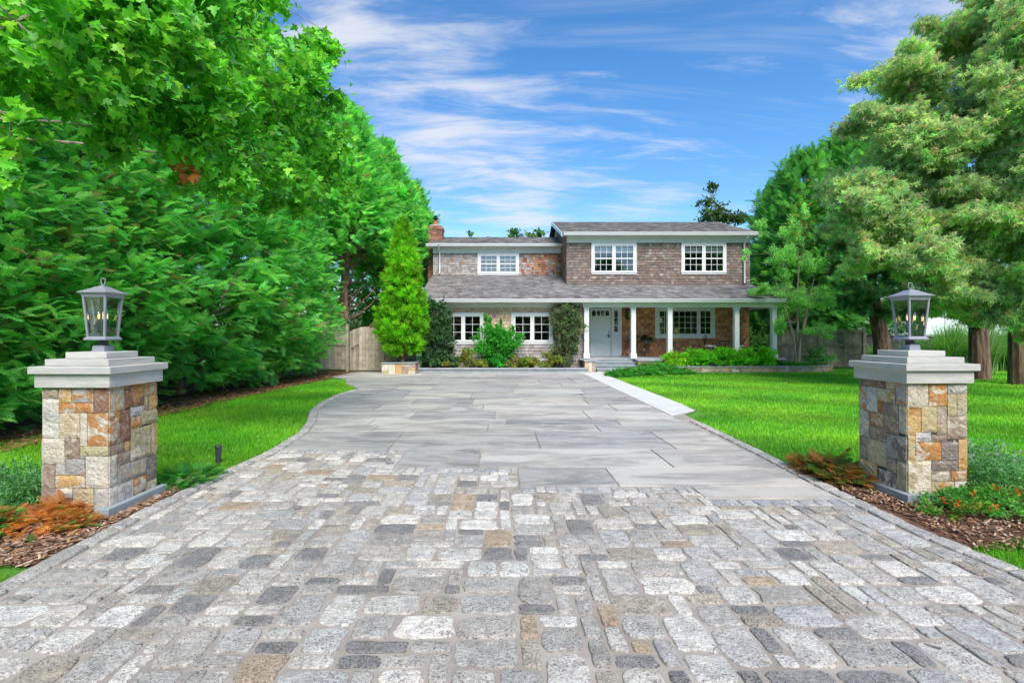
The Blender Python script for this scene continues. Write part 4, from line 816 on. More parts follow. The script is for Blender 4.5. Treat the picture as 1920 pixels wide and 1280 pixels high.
while x < 42: b.box(x, 34 + (.03 if int(x) % 2 else 0), 0, x + .97, 34.2, 3.7); x += 1.0
b.box(20.5, 34.2, 0, 42, 42, 3.7); b.build('wall', M['stucco'], wb)
b = MB(); b.add([(20.1, 33.6, 3.7), (42.4, 33.6, 3.7), (42.4, 38, 4.9), (20.1, 38, 4.9), (20.1, 42.4, 3.7), (42.4, 42.4, 3.7), (20.1, 33.6, 3.85), (42.4, 33.6, 3.85), (42.4, 38, 5.05), (20.1, 38, 5.05)], [(6, 7, 8, 9), (0, 1, 7, 6), (0, 1, 2, 3), (3, 2, 5, 4), (0, 6, 9, 3)]); b.build('roof', M['white'], wb)
# wires from the left trees to the house
for i, (a, z, b2, z2, lb) in enumerate((((-11, 30), 8.3, (-3.6, 25.6), 5.5, 'topmost thin grey wire running from the left trees to the house'), ((-11, 30), 6.9, (-3.6, 25.6), 4.9, 'middle thin grey wire running from the left trees to the house'), ((-11, 29), 3.7, (-3.5, 25.6), 3.0, 'lowest thin grey wire running from the left trees to the house'))):
    w = MB(); w.tube([(a[0] + (b2[0] - a[0]) * t, a[1] + (b2[1] - a[1]) * t, z + (z2 - z) * t - .35 * sin(pi * t)) for t in [k / 10 for k in range(11)]], .012, 5); tag(w.build('utility_wire', M['wire']), lb, 'wire', 'wires at the left of the house')

# ================================================================== PORCH THINGS
def curve_leg(b, x, y, z0, z1, dx, r=.011): b.tube([(x, y, z1), (x + dx * .9, y, z1 - .12), (x + dx * .2, y, (z0 + z1) / 2 + .02), (x - dx * .7, y, z0 + .12), (x - dx * 1.0, y, z0)], r, 6)
t = thing('console_table', (5.98, 22.55, .5), 'curved leg iron console table against the wall beside the front door', 'table')
b = MB(); b.box(5.60, 22.40, 1.20, 6.36, 22.72, 1.225); b.build('table_top', M['ironchair'], t)
for x, s_ in ((5.66, 1), (6.30, -1)):
    for y in (22.45, 22.67): b = MB(); curve_leg(b, x, y, .5, 1.2, s_ * .13); b.build('leg', M['ironchair'], t)
b = MB(); b.tube([(5.72, 22.56, .85), (5.98, 22.56, .80), (6.24, 22.56, .85)], .009, 6); b.build('stretcher', M['ironchair'], t)
b = MB(); b.lathe(5.84, 22.56, [(.05, 1.226), (.085, 1.26), (.095, 1.32), (.075, 1.39), (.055, 1.41), (.065, 1.43)], 16); tag(b.build('vase', M['pot'], None, origin=(5.84, 22.56, 1.226), smooth=True), 'small grey vase standing on the iron console table', 'vase')
t = thing('plant_stand', (6.62, 22.4, .5), 'slim iron plant stand holding the dark fern on the porch', 'plant stand')
b = MB(); b.lathe(6.62, 22.4, [(.15, 1.02), (.155, 1.03), (.15, 1.04)], 20); b.build('ring', M['ironchair'], t)
for k in range(4): a = pi / 4 + k * pi / 2; b = MB(); b.tube([(6.62 + .13 * cos(a), 22.4 + .13 * sin(a), 1.02), (6.62 + .10 * cos(a), 22.4 + .10 * sin(a), .8), (6.62 + .12 * cos(a), 22.4 + .12 * sin(a), .5)], .009, 6); b.build('leg', M['ironchair'], t)
t = thing('potted_fern', (6.62, 22.4, 1.041), 'dark green potted fern on the iron stand by the porch wall', 'plant')
b = MB(); b.lathe(6.62, 22.4, [(.10, 1.041), (.15, 1.16), (.17, 1.26), (.16, 1.27)], 18); b.build('pot', M['pot'], t, smooth=True)
F = Fol(); P, D, N, S = [], [], [], []
for i in range(60):
    a = random.uniform(0, 2 * pi); e = random.uniform(.2, 1.4); L = random.uniform(.25, .48)
    for u in np.linspace(.15, 1, 6): r = L * cos(e) * u * 1.1; z = .2 + L * sin(e) * u * 1.3 - .38 * u * u * L * 1.6; P.append((r * cos(a), r * sin(a), z)); D.append((cos(a), sin(a), .5 - u * 1.2)); N.append((0, 0, 1)); S.append(.15 * (1.1 - u * .5))
F.add(TP['coarse'], P, np.array(D, float), np.array(N, float) + rng.normal(size=(len(P), 3)) * .2, S, cols(len(P), [(.02, .055, .025), (.03, .08, .03)])); add_mesh_obj('fronds', F.mesh('fronds', M['leaf']), t, (6.62, 22.4, 1.041))
def bistro_chair(loc, rz, label):
    root = thing('bistro_chair', loc, label, 'chair', 'iron bistro chairs on the porch'); x, y, z = loc; b = MB(); b.lathe(x, y, [(.2, z + .43), (.21, z + .44), (.2, z + .45)], 20); b.build('seat', M['ironchair'], root)
    b = MB(); b.lathe(x, y, [(.19, z + .451), (.225, z + .465), (.225, z + .51), (.19, z + .53)], 20); b.build('cushion', M['cushion'], root)
    for sx in (-1, 1):
        b = MB(); b.tube([(x + sx * .17, y - .16, z + .44), (x + sx * .19, y - .19, z + .2), (x + sx * .2, y - .22, z)], .011, 6); b.build('leg', M['ironchair'], root)
        b = MB(); b.tube([(x + sx * .17, y + .16, z + .44), (x + sx * .19, y + .2, z + .2), (x + sx * .2, y + .25, z)], .011, 6); b.build('leg', M['ironchair'], root)
        b = MB(); b.tube([(x + sx * .20, y + .18, z + .70), (x + sx * .25, y, z + .69), (x + sx * .23, y - .15, z + .66), (x + sx * .19, y - .17, z + .45)], .010, 6); b.build('armrest', M['ironchair'], root)
    b = MB(); b.tube([(x + .23 * sin(a), y + .19 + .05 * (1 - abs(cos(a / 2))), z + .45 + .52 * cos(a * .5) ** .5 * 1.0) for a in np.linspace(-pi * .96, pi * .96, 15)], .016, 6)
    for q in (-.12, -.04, .04, .12): b.tube([(x + q, y + .2, z + .45), (x + q, y + .2, z + .90 - abs(q) * .4)], .006, 5)
    b.build('backrest', M['ironchair'], root); root.rotation_euler = (0, 0, rz); return root
c1_ = bistro_chair((9.35, 22.1, .501), R(55), 'iron bistro chair with white cushion, on the left of the small porch table')
c2_ = copy_tree(c1_, (10.62, 22.1, .501), R(-60)); c2_['label'] = 'iron bistro chair with white cushion, on the right of the small porch table'
t = thing('bistro_table', (10.0, 22.1, .501), 'small round iron bistro table between the two porch chairs', 'table')
b = MB(); b.lathe(10.0, 22.1, [(.33, 1.20), (.34, 1.21), (.34, 1.225), (.33, 1.23)], 28); b.build('table_top', M['ironchair'], t)
for k in range(3): a = k * 2 * pi / 3 + .3; b = MB(); b.tube([(10 + .26 * cos(a), 22.1 + .26 * sin(a), 1.2), (10 + .08 * cos(a), 22.1 + .08 * sin(a), .85), (10 + .28 * cos(a), 22.1 + .28 * sin(a), .501)], .012, 6); b.build('leg', M['ironchair'], t)

# ================================================================== STONE PLANTER AND BED WALL
sp = thing('stone_planter', (-3.83, 18.7, 0), 'low stone veneer planter holding the bright green conifer', 'planter')
veneer_box('planter_wall', sp, -4.46, 18.70, -3.22, 19.9, 0, .40, .13, 21, 'tcsgnywrb'); b = MB(); b.box(-4.49, 18.66, .401, -3.19, 19.93, .44, bev=.006); b.build('coping', M['bluestone'], sp)
bw = thing('bed_wall', (7.0, 19.9, 0), 'low curved stone wall edging the gravel bed in front of the porch', 'wall')
wp = [(6.7, 19.72), (8.0, 19.72), (9.5, 19.75), (11.0, 19.8), (12.2, 19.9), (13.1, 20.1), (13.7, 20.45), (14.0, 21.0), (14.0, 21.7)]
b = MB(); cpg = MB()
for i, (p, q) in enumerate(zip(wp[:-1], wp[1:])):
    L = math.dist(p, q); u = Vector((q[0] - p[0], q[1] - p[1], 0)) / L; n = Vector((u.y, -u.x, 0)); k = max(1, round(L / .14)); cells = []; g = random.Random(i + 40); s_ = 0
    while s_ < k:
        w = min(k - s_, g.choice([1, 2, 2, 3])); 
        if g.random() < .5: cells.append((s_ / k, 0, (s_ + w) / k, 1, g.choice('tcsgnyb')))
        else: cells += [(s_ / k, 0, (s_ + w) / k, .5, g.choice('tcsgnyb')), (s_ / k, .5, (s_ + w) / k, 1, g.choice('tcsgnyb'))]
        s_ += w
    veneer_face(b, (p[0], p[1], .20), u, n, L, .21, cells, .014)
    P = [Vector((*p, 0)) + n * .04, Vector((*q, 0)) + n * .04, Vector((*q, 0)) - n * .24, Vector((*p, 0)) - n * .24]; cpg.add([tuple(v + Vector((0, 0, .201))) for v in P] + [tuple(v + Vector((0, 0, .235))) for v in P], [(3, 2, 1, 0), (4, 5, 6, 7), (0, 1, 5, 4), (2, 3, 7, 6)])
b.build('stone_face', M['veneer'], bw); cpg.build('coping', M['deck'], bw)
poly('gravel_bed', [(6.2, 19.95)] + [(x - (.2 if i > 4 else 0), y + .2) for i, (x, y) in enumerate(wp)] + [(14, 23), (11.95, 23), (11.95, 20.7), (6.2, 20.7)], .185, 'chips' if False else 'soil')
pts = []
while len(pts) < 6500:
    x, y = random.uniform(6.6, 13.8), random.uniform(19.85, 22.2)
    if y > 20.6 and x < 12: continue
    if x > 12.8 and y < 20.2 + (x - 12.8) * .5: continue
    pts.append((x, y))
chips('gravel', pts, [(.52, .36, .24), (.62, .48, .36), (.42, .27, .17), (.66, .56, .46)], .19, (.04, .11))

# ================================================================== TREES
PC = [(.18, .58, .15), (.12, .48, .13), (.25, .65, .16), (.34, .68, .17), (.36, .29, .14)]; WC = [.34, .28, .25, .10, .03]
GT = 'tall evergreens along the left side'
near1 = cypress('cypress_tree', (-8.35, 7.0, 0), 10.5, 2.35, 900, 'fine', .27, 20, PC, WC, seed=3, limbs=10)
near1['label'] = 'dense feathery evergreen directly behind the left stone pillar'; near1['category'] = 'tree'; near1['group'] = GT
near2 = cypress('cypress_tree', (-8.3, 9.6, 0), 11.0, 2.4, 900, 'fine', .27, 20, PC, WC, seed=4, limbs=10)
near2['label'] = 'second evergreen of the left row, just beyond the left pillar, overhung by the maple'; near2['category'] = 'tree'; near2['group'] = GT
far1 = cypress('cypress_tree', (-8.1, 12.4, 0), 11.3, 2.3, 700, 'mid', .40, 14, PC, WC, seed=5, limbs=8)
far1['label'] = 'third evergreen of the left row, beside the middle of the left lawn'; far1['category'] = 'tree'; far1['group'] = GT
def cp(src, loc, rz, s_, lab):
    c = copy_tree(src, loc, rz, s_); c['label'] = lab; c['group'] = GT; return c
cp(near2, (-8.7, 4.6, 0), 2.1, (1, 1, 1.0), 'nearest evergreen, at the left edge of the view beneath the maple leaves')
cp(far1, (-7.9, 14.9, 0), 1.3, (1, 1, .98), 'fourth evergreen of the left row, beside the far half of the left lawn')
cp(near1, (-7.75, 17.3, 0), 2.6, (.98, .98, .97), 'fifth and last evergreen of the left row, standing in front of the board fence')
for i, (x, y, s_, rz, lb) in enumerate(((-11.6, 6.0, 1.0, .5, 'nearest of the back row evergreens seen dark through the gaps'), (-11.5, 10.0, 1.05, 1.9, 'back row evergreen behind the second tree of the left row'), (-11.3, 14.5, 1.05, 3.3, 'back row evergreen behind the fourth tree of the left row'))):
    cp(far1, (x, y, 0), rz, (s_, s_, s_), lb)
# beyond the gate: tall trees with bare lower trunks
gt1 = cypress('cypress_tree', (-7.0, 22.6, 0), 11.6, 2.5, 680, 'mid', .46, 13, PC, WC, z0=5.0, seed=8, limbs=26, power=.7, trunkr=.2)
gt1['label'] = 'tall evergreen with bare reddish trunk rising behind the board fence left of the gate'; gt1['category'] = 'tree'; gt1['group'] = GT
cp(gt1, (-6.0, 25.6, 0), 2.0, (.95, .95, .96), 'tall evergreen with bare leaning trunk rising behind the arched gate')
cp(gt1, (-5.2, 28.6, 0), 4.0, (.95, .95, .86), 'tall evergreen just left of the brick chimney, behind the house')
cp(far1, (-10.2, 24.5, 0), 1.0, (1.1, 1.1, 1.0), 'evergreen filling the gap behind the bare trunks left of the gate')
cp(far1, (-9.4, 29.5, 0), 2.5, (1.1, 1.1, 1.02), 'evergreen far back, between the bare trunks and the chimney')
cp(far1, (-7.2, 33, 0), .4, (1.0, 1.0, .85), 'farthest evergreen behind the gate, seen low between the trunks')
# maple overhanging from the left
PM = [(.13, .48, .04), (.09, .38, .04), (.19, .56, .05), (.27, .62, .06), (.19, .46, .16)]
ml = [W(30, 40, 4.3) + (.95, .85, .6), W(170, 60, 4.9) + (.95, .9, .65), W(300, 60, 5.5) + (.95, .9, .7), W(420, 70, 6.3) + (1.0, .9, .8), W(250, 190, 5.4) + (.75, .7, .5), W(370, 200, 6.0) + (.85, .8, .6), W(500, 160, 7.2) + (1.0, .9, .9), W(560, 90, 8.2) + (.75, .8, .7), W(615, 62, 9.0) + (.32, .4, .14),
      W(480, 290, 7.0) + (.85, .8, .65), W(580, 230, 8.4) + (.75, .8, .8), W(595, 320, 8.6) + (.62, .7, .55), W(400, 300, 6.2) + (.55, .5, .38), W(25, 290, 4.3) + (.30, .35, .22), W(20, 215, 4.2) + (.25, .3, .2), W(540, 365, 8.0) + (.45, .45, .3),
      W(250, -60, 5.6) + (.9, .8, .4), W(430, -40, 7.0) + (.9, .8, .5)]
ml = [(a, b_, c, d, e, f) for a, b_, c, d, e, f in ml]
mt = ([(-7.4, 4.2, 0), (-7.35, 4.25, 1.6), (-7.2, 4.5, 3.2), (-6.8, 4.9, 4.6), (-6.2, 5.4, 5.8), (-5.8, 5.9, 7.2)], [.30, .25, .22, .17, .12, .07])
mp_ = lobed('maple_tree', (-7.4, 4.2, 0), ml, 'maple', .108, 2500, PM, [.3, .22, .25, .13, .10], mt, 'twig', nbr=16, limb_k=.45, outw=.6, hang=.25, sub_r=.010)
tag(mp_, 'broad leaved maple overhanging the top left, with lobed bright green leaves', 'tree')
F = Fol(); n = 16; c_ = np.array(W(350, 315, 5.7)); F.add(TP['maple'], c_ - np.array((-7.4, 4.2, 0)) + rng.normal(size=(n, 3)) * (.05, .06, .08), np.tile((0, 0, -1.), (n, 1)) + rng.normal(size=(n, 3)) * .4, rng.normal(size=(n, 3)) + (0, -1, 0), rng.uniform(.1, .15, n), cols(n, [(.55, .19, .05), (.42, .14, .04)]))
d_ = add_mesh_obj('dead_leaves', F.mesh('dead_leaves', M['leaf']), mp_, (-7.4, 4.2, 0)); d_['label'] = 'cluster of dry orange leaves'
# right: big red cedars in front, leyland behind
PR = [(.50, .64, .37), (.42, .60, .33), (.58, .67, .46), (.30, .54, .28), (.60, .53, .43), (.34, .64, .30)]; WR = [.28, .22, .2, .14, .08, .08]
def cedar(loc, lobes, trunk, lab, dens=3300, sz=.17):
    lobes = [(a, b_, c, d * .97, e, f * 1.3) for a, b_, c, d, e, f in lobes]
    t = lobed('cedar_tree', loc, lobes, 'fluff', sz, dens, PR, WR, trunk, 'bark', 'needle', flat=True, nbr=15, outw=1.0, hang=.26, sub_r=.017, inner=.3, rag=(.5, 1.55)); tag(t, lab, 'tree', 'red cedars on the right lawn'); return t
L1 = [W(1640, 225, 13.6) + (1.1, 1.0, .45), W(1720, 150, 13.8) + (1.2, 1.1, .6), W(1800, 70, 14.2) + (1.1, 1.2, .6), W(1690, 300, 13.5) + (1.5, 1.3, .8), W(1800, 230, 14) + (1.5, 1.5, .9), W(1640, 380, 13.6) + (1.1, 1.2, .7), W(1740, 400, 13.4) + (1.4, 1.3, .8), W(1850, 340, 14) + (1.4, 1.5, .9),
      W(1620, 450, 13.6) + (.75, .8, .42), W(1700, 480, 13.2) + (1.1, 1.1, .55), W(1800, 500, 13.2) + (1.2, 1.2, .65), W(1770, 560, 13.2) + (1.0, .9, .40), W(1860, 450, 13.6) + (1.2, 1.3, .7), W(1850, 560, 13.4) + (.9, .9, .45), W(1880, 150, 14.6) + (1.4, 1.5, 1.0), W(1700, 560, 14.5) + (.55, .6, .2)]
cedar((16.25, 16.8, 0), L1, ([(16.25, 16.8, 0), (16.2, 16.8, 1.6), (16.1, 16.7, 3.2), (16.0, 16.5, 5.2), (15.9, 16.4, 7.4), (15.8, 16.4, 9.8)], [.30, .26, .24, .20, .14, .06]), 'large yellow green cedar with the thick furrowed trunk right of the right pillar')
L1 += [W(1790, 100, 13.2) + (.9, .7, .5), W(1910, 130, 12.2) + (.8, .6, .6), W(1860, 20, 13) + (.8, .7, .5), W(1730, 320, 12.8) + (.9, .7, .5), W(1690, 240, 13.2) + (.8, .7, .4), W(1850, 520, 11.8) + (.8, .6, .45), W(1900, 570, 11.5) + (.6, .5, .35), W(1790, 540, 12) + (.8, .6, .4), W(1920, 400, 11.6) + (.7, .6, .5), W(1780, 380, 12.4) + (.8, .6, .5), W(1800, 290, 12.8) + (.9, .7, .6), W(1870, 320, 12.2) + (.8, .7, .6), W(1900, 210, 12.0) + (.8, .7, .6), W(1840, 200, 12.8) + (.8, .7, .6), W(1900, 60, 12.4) + (.9, .7, .6), W(1760, 470, 12.6) + (.9, .7, .45), W(1650, 540, 14.0) + (.8, .7, .4), W(1880, 120, 12.6) + (1.1, .9, .7), W(1880, 250, 12.4) + (1.0, .8, .7), W(1850, 420, 12.6) + (1.0, .8, .7), W(1810, 170, 13) + (1.0, .8, .6), W(1900, 350, 12.4) + (.9, .7, .6), W(1900, 480, 12) + (.8, .6, .5), W(1680, 420, 13) + (.9, .7, .5), W(1870, 260, 14.6) + (1.3, 1.2, .8), W(1890, 400, 14.4) + (1.2, 1.2, .8), W(1800, 330, 14.4) + (1.2, 1.2, .8), W(1590, 330, 13.8) + (.6, .8, .3), W(1880, 30, 14.6) + (1.1, 1.2, .7)]
L2 = [W(1940, 60, 12.5) + (1.4, 1.3, .8), W(1930, 200, 12) + (1.3, 1.2, .8), W(1950, 330, 12) + (1.2, 1.2, .8), W(1930, 430, 12) + (1.1, 1.1, .7), W(1900, 520, 12.2) + (.9, .9, .5), W(1940, 580, 12) + (.8, .8, .4), W(1990, -60, 13) + (1.8, 1.6, 1.1), W(1900, -20, 13.5) + (.9, 1, .5)]
cedar((15.75, 15.0, 0), L2, ([(15.75, 15.0, 0), (15.7, 15, 2), (15.6, 14.9, 4), (15.5, 14.8, 6.5), (15.5, 14.8, 9.5)], [.30, .25, .22, .16, .06]), 'large cedar at the right edge of the view, its trunk cut by the frame')
PD = [(.055, .22, .07), (.04, .15, .06), (.12, .36, .09), (.22, .22, .10)]
L3 = [W(1640, 420, 21) + (1.6, 1.5, 1.1), W(1600, 480, 20.5) + (1.3, 1.3, .9), W(1690, 490, 20.5) + (1.6, 1.4, .9), W(1640, 545, 20.3) + (1.5, 1.3, .6), W(1600, 575, 20.5) + (.9, .9, .35), W(1720, 560, 20) + (.9, .9, .4), W(1690, 580, 20.5) + (.9, .9, .35)]
t = lobed('cedar_tree', (15.85, 20.6, 0), L3, 'cedar', .38, 620, PD, [.4, .3, .2, .1], ([(15.95, 20.6, 0), (15.85, 20.6, 1.2), (15.6, 20.6, 2.4), (15.5, 20.7, 3.6), (15.6, 20.8, 5.5)], [.40, .30, .25, .18, .08]), 'bark', 'needle', flat=True, nbr=9, outw=1, hang=.15, sub_r=.02)
tag(t, 'dark green spreading cedar behind the right stone pillar and its lantern', 'tree', 'red cedars on the right lawn')
PL = [(.11, .38, .09), (.075, .27, .075), (.17, .48, .11)]
ry = cypress('cypress_tree', (16.5, 27.0, 0), 10.9, 3.1, 720, 'mid', .55, 12, PL, [.4, .35, .25], z0=.6, seed=14, limbs=6, power=.52)
tag(ry, 'tall dark evergreen right of the house, behind the young pale trunked tree', 'tree', 'evergreens behind the right fence')
for x, y, s_, lb in ((19.8, 28.5, 1.14, 'tall evergreen right of the dark one, partly hidden by the yellow green cedar'), (13.6, 31.5, .72, 'shorter evergreen close beside the right corner of the house'), (18.5, 33, 1.02, 'evergreen behind the right cedars in front of the white building')):
    c = cp(ry, (x, y, 0), x, (s_, s_, s_), lb); c['group'] = 'evergreens behind the right fence'
# young crepe myrtle like tree
PY = [(.30, .68, .25), (.22, .58, .21), (.38, .72, .27), (.42, .68, .15)]
L4 = [W(1485, 440, 20.6) + (.45, .4, .8), W(1512, 400, 20.6) + (.16, .15, .6), W(1465, 490, 20.4) + (.65, .5, .6), W(1522, 500, 20.6) + (.5, .5, .6), W(1435, 545, 20.3) + (.6, .5, .35), W(1535, 560, 20.4) + (.75, .6, .45), W(1480, 560, 20.5) + (.9, .7, .6), W(1460, 610, 20.3) + (.55, .5, .4), W(1535, 620, 20.4) + (.7, .6, .35), W(1400, 480, 20.3) + (.3, .3, .25), W(1425, 420, 20.5) + (.25, .25, .6)]
bx0, by0 = 12.3, 20.55; yt = lobed('young_tree', (bx0, by0, .18), L4, 'slim', .115, 5200, PY, None, ([(bx0, by0, .18), (bx0 + .03, by0, 1.1), (bx0 + .02, by0, 2.0), (bx0, by0, 3.2), (bx0 + .1, by0, 4.6)], [.075, .06, .05, .035, .015]), 'paleb', 'leaf', nbr=34, outw=.9, sub_r=.010)
tag(yt, 'young multi stemmed tree with pale trunk and light green leaves in the gravel bed', 'tree')
b = MB(); 
for k in range(4): a = k * 1.6 + .3; b.tube([(bx0 + .07 * cos(a), by0 + .07 * sin(a), .18), (bx0 + .14 * cos(a), by0 + .1 * sin(a), 1.1), (bx0 + .5 * cos(a), by0 + .3 * sin(a), 2.3), (bx0 + 1.1 * cos(a), by0 + .5 * sin(a), 3.8)], [.055, .045, .03, .01], 8)
b.build('stem', M['paleb'], yt)
F = Fol(); P = np.array([W(1505 + rng.normal() * 14, 415 + rng.normal() * 35, 20.4) for _ in range(70)] + [W(1545, 520, 20)] * 0) - np.array((bx0, by0, .18)); F.add(TP['slim'], P, unit(len(P)) + (0, 0, .8), unit(len(P)), rng.uniform(.1, .18, len(P)), cols(len(P), [(.45, .33, .03), (.5, .24, .03)])); add_mesh_obj('yellow_leaves', F.mesh('yellow_leaves', M['leaf']), yt, (bx0, by0, .18))
# background broadleaf trees behind the roofs
t = lobed('background_tree', (19.2, 44, 0), [W(1345, 395, 44) + (2.2, 2, 1.6), W(1320, 420, 44) + (1.6, 2, 1.2), W(1375, 418, 44) + (1.7, 2, .9), W(1335, 372, 44) + (.8, 1, .9)], 'oval', .42, 150, [(.045, .10, .035), (.07, .13, .04)], None, ([(19.2, 44, 0), (19.3, 44, 8), (19.3, 44, 12)], [.3, .2, .08]), 'bark', nbr=3, sub_r=.05)
tag(t, 'loose dark green tree top showing above the right part of the main roof', 'tree')
t = lobed('background_tree', (2.2, 40, 0), [W(985, 446, 40) + (1.5, 1.5, .75), W(960, 452, 40) + (.9, 1, .5), W(1008, 452, 40) + (.6, 1, .5), W(880, 452, 40) + (.4, .4, .5)], 'oval', .36, 190, [(.06, .20, .03), (.09, .24, .04)], None, ([(2.2, 40, 0), (2.1, 40, 6), (2.05, 40, 8.6)], [.25, .18, .08]), 'bark', nbr=3, sub_r=.04)
tag(t, 'bright green tree top peeking above the left wing roof beside the taller block', 'tree')
# conifer in the planter
PH = [(.22, .56, .03), (.15, .46, .03), (.30, .64, .04), (.35, .60, .05)]
hc = cypress('golden_conifer', (-3.80, 19.3, .42), 5.35, .92, 560, 'needles', .23, 13, PH, [.35, .3, .25, .1], z0=.35, seed=22, power=.78, up=.7, trunkr=.07)
tag(hc, 'narrow bright yellow green conifer growing in the low stone planter', 'tree')

for i_, (x, y, s_, k) in enumerate(((-13, -17, 1.0, 1), (-6, -19, 1.1, 0), (-1.5, -17.5, .95, 1), (3.5, -18.5, 1.05, 0), (8.5, -17.5, 1.0, 1), (14, -19, 1.1, 0), (20, -18, 1.0, 1), (27, -17, 1.1, 0))):      # the other side of the street, mirrored in the windows
    c = cp(far1 if k else ry, (x, y, 0), x * .7, (1.25 * s_, 1.25 * s_, s_ * .9), ('first second third fourth fifth sixth seventh last'.split()[i_]) + ' evergreen from the left across the street, mirrored in the house windows'); c['group'] = 'evergreens across the street'
# ================================================================== SHRUBS
def shrub(name, loc, lobes, tpl, size, dens, pal, label, cat='shrub', group=None, wts=None, stems=True, mat='leaf', flat=False, nbr=30, **k):
    x, y, z = loc; lb = [(x + a, y + b_, z + c, d, e, f) for a, b_, c, d, e, f in lobes]
    t = lobed(name, loc, lb, tpl, size, dens, pal, wts, ([(x, y, z), (x, y, z + lobes[0][2] * .6)], [.03, .02]) if stems else None, 'twig', mat, flat=flat, nbr=nbr, sub_r=.006 if stems else 0, **k)
    return tag(t, label, cat, group)
PHo = [(.05, .15, .055), (.075, .20, .07), (.14, .26, .13), (.035, .11, .04)]
shrub('holly_shrub', (-2.58, 19.95, .12), [(0, 0, 1.0, .68, .5, .95), (-.05, 0, 2.0, .60, .45, .75), (.12, 0, .45, .72, .5, .45), (.1, 0, 2.65, .12, .12, .28), (-.28, 0, 2.6, .1, .1, .25), (.35, 0, 1.6, .3, .3, .4)], 'tuft', .11, 3600, PHo, 'tall glossy dark green shrub beside the conifer, covering the house corner', nbr=70)
shrub('climbing_shrub', (2.72, 20.45, .12), [(0, 0, .6, .66, .35, .55), (-.05, 0, 1.5, .72, .35, .7), (0, 0, 2.3, .66, .35, .55), (.25, -.05, 1.7, .6, .3, .4), (.12, 0, 2.75, .1, .1, .25), (.3, 0, .9, .3, .3, .4)], 'tuft', .09, 3600, [(.13, .26, .10), (.09, .19, .08), (.22, .32, .17), (.18, .14, .10)], 'tall greyish climbing shrub left of the front door, twiggy with small leaves', nbr=75)
shrub('leafy_shrub', (-.12, 20.15, .12), [(0, 0, .8, .95, .5, .6), (-.42, 0, 1.25, .62, .4, .55), (.45, 0, 1.15, .62, .4, .55), (0, 0, .3, .55, .4, .4), (-.45, 0, 1.7, .2, .16, .42), (.05, 0, 1.6, .14, .14, .45), (.55, 0, 1.55, .12, .12, .3)], 'oval', .11, 5200, [(.045, .38, .03), (.035, .29, .03), (.08, .48, .05)], 'bright emerald leafy shrub between the two lower left windows', nbr=70)
PA = [(.20, .36, .05), (.13, .28, .045), (.36, .44, .07), (.32, .20, .07)]
for x, y, w, h, lb in ((-2.0, 19.85, .34, .22, 'low olive azalea nearest the tall dark shrub at the house corner'), (-1.45, 19.95, .30, .50, 'taller yellow green azalea with bare stems below the first window'), (-.85, 19.9, .34, .28, 'low reddish green azalea left of the emerald shrub'), (.95, 19.95, .48, .32, 'yellow green azalea just right of the emerald shrub'), (1.55, 19.85, .30, .22, 'low brownish azalea in the middle of the right hand bed'), (2.05, 20.0, .42, .38, 'bright lime azalea below the second lower window'), (.62, 19.75, .25, .14, 'smallest round azalea at the curb below the emerald shrub')):
    shrub('azalea_shrub', (x, y, .12), [(0, 0, h * .85, w * 1.25, w, h * .85), (w * .4, 0, h * .6, w * .7, w * .6, h * .6)], 'tuft', .10, 3000, PA, lb, 'shrub', 'azaleas in the bed below the left windows', nbr=60)
PG = [(.17, .62, .025), (.12, .50, .025), (.26, .70, .035), (.50, .66, .035)]
for i, (x, w, lb) in enumerate(((7.15, .55, 'yellowish clipped bush at the left end of the porch hedge'), (8.0, .65, 'second clipped green bush of the porch hedge, below the wide window'), (8.95, .62, 'third clipped green bush of the porch hedge, right of the wide window middle'), (9.85, .62, 'fourth clipped green bush of the porch hedge, in front of the bistro chairs'), (10.65, .55, 'right hand clipped bush ending the porch hedge'))):
    shrub('hedge_bush', (x, 20.2, .19), [(0, 0, .26 + .05 * (i > 0), w * 1.08, .46, .34 + .06 * (i > 0))], 'tuft', .085, 6500, PG, lb, 'bush', 'clipped bushes in front of the porch', wts=[.45, .35, .2, 0] if i else [.2, .1, .3, .4], nbr=140, stems=False, inner=.4)
PJ = [(.05, .30, .05), (.08, .38, .055), (.035, .21, .05), (.14, .42, .06)]
def juniper(x, y, z, w, d, h, lab, pal=PJ, n=240, sz=.26, wts=None, group='spreading junipers'):
    g = rng; root = thing('juniper_shrub', (x, y, z), lab, 'shrub', group); F = Fol(); P, D, N = [], [], []
    for i in range(n):
        a = g.uniform(0, 2 * pi); r = g.random() ** .55; px, py = r * w * cos(a), r * d * sin(a); P.append((px, py, h * (1 - r ** 2) * g.uniform(.35, 1) + .02)); D.append((cos(a), sin(a), g.uniform(.05, .7))); N.append((g.normal() * .3, g.normal() * .3, 1))
    F.add(TP['fine'], P, np.array(D) + g.normal(size=(n, 3)) * .25, np.array(N), sz * g.uniform(.6, 1.2, n), cols(n, pal, .3, wts)); add_mesh_obj('foliage', F.mesh('foliage', M['needle']), root, (x, y, z))
    B = MB()
    for i in range(14): a = g.uniform(0, 2 * pi); B.tube([(x, y, z), (x + w * .4 * cos(a), y + d * .4 * sin(a), z + h * .4), (x + w * .85 * cos(a), y + d * .85 * sin(a), z + h * .35)], [.014, .009, .004], 4)
    B.build('stem', M['twig'], root); return root
juniper(6.15, 19.75, .0, .85, .55, .38, 'spreading green juniper just right of the porch steps', n=420)
juniper(5.1, 18.5, 0, 1.0, .6, .20, 'low green juniper spilling from the porch bed onto the path end', n=420)
juniper(6.4, 19.0, 0, .9, .5, .24, 'low green juniper between the path and the low stone wall', n=380)
juniper(4.35, 17.9, 0, .45, .35, .12, 'smallest juniper tip reaching over the pale path', n=160)
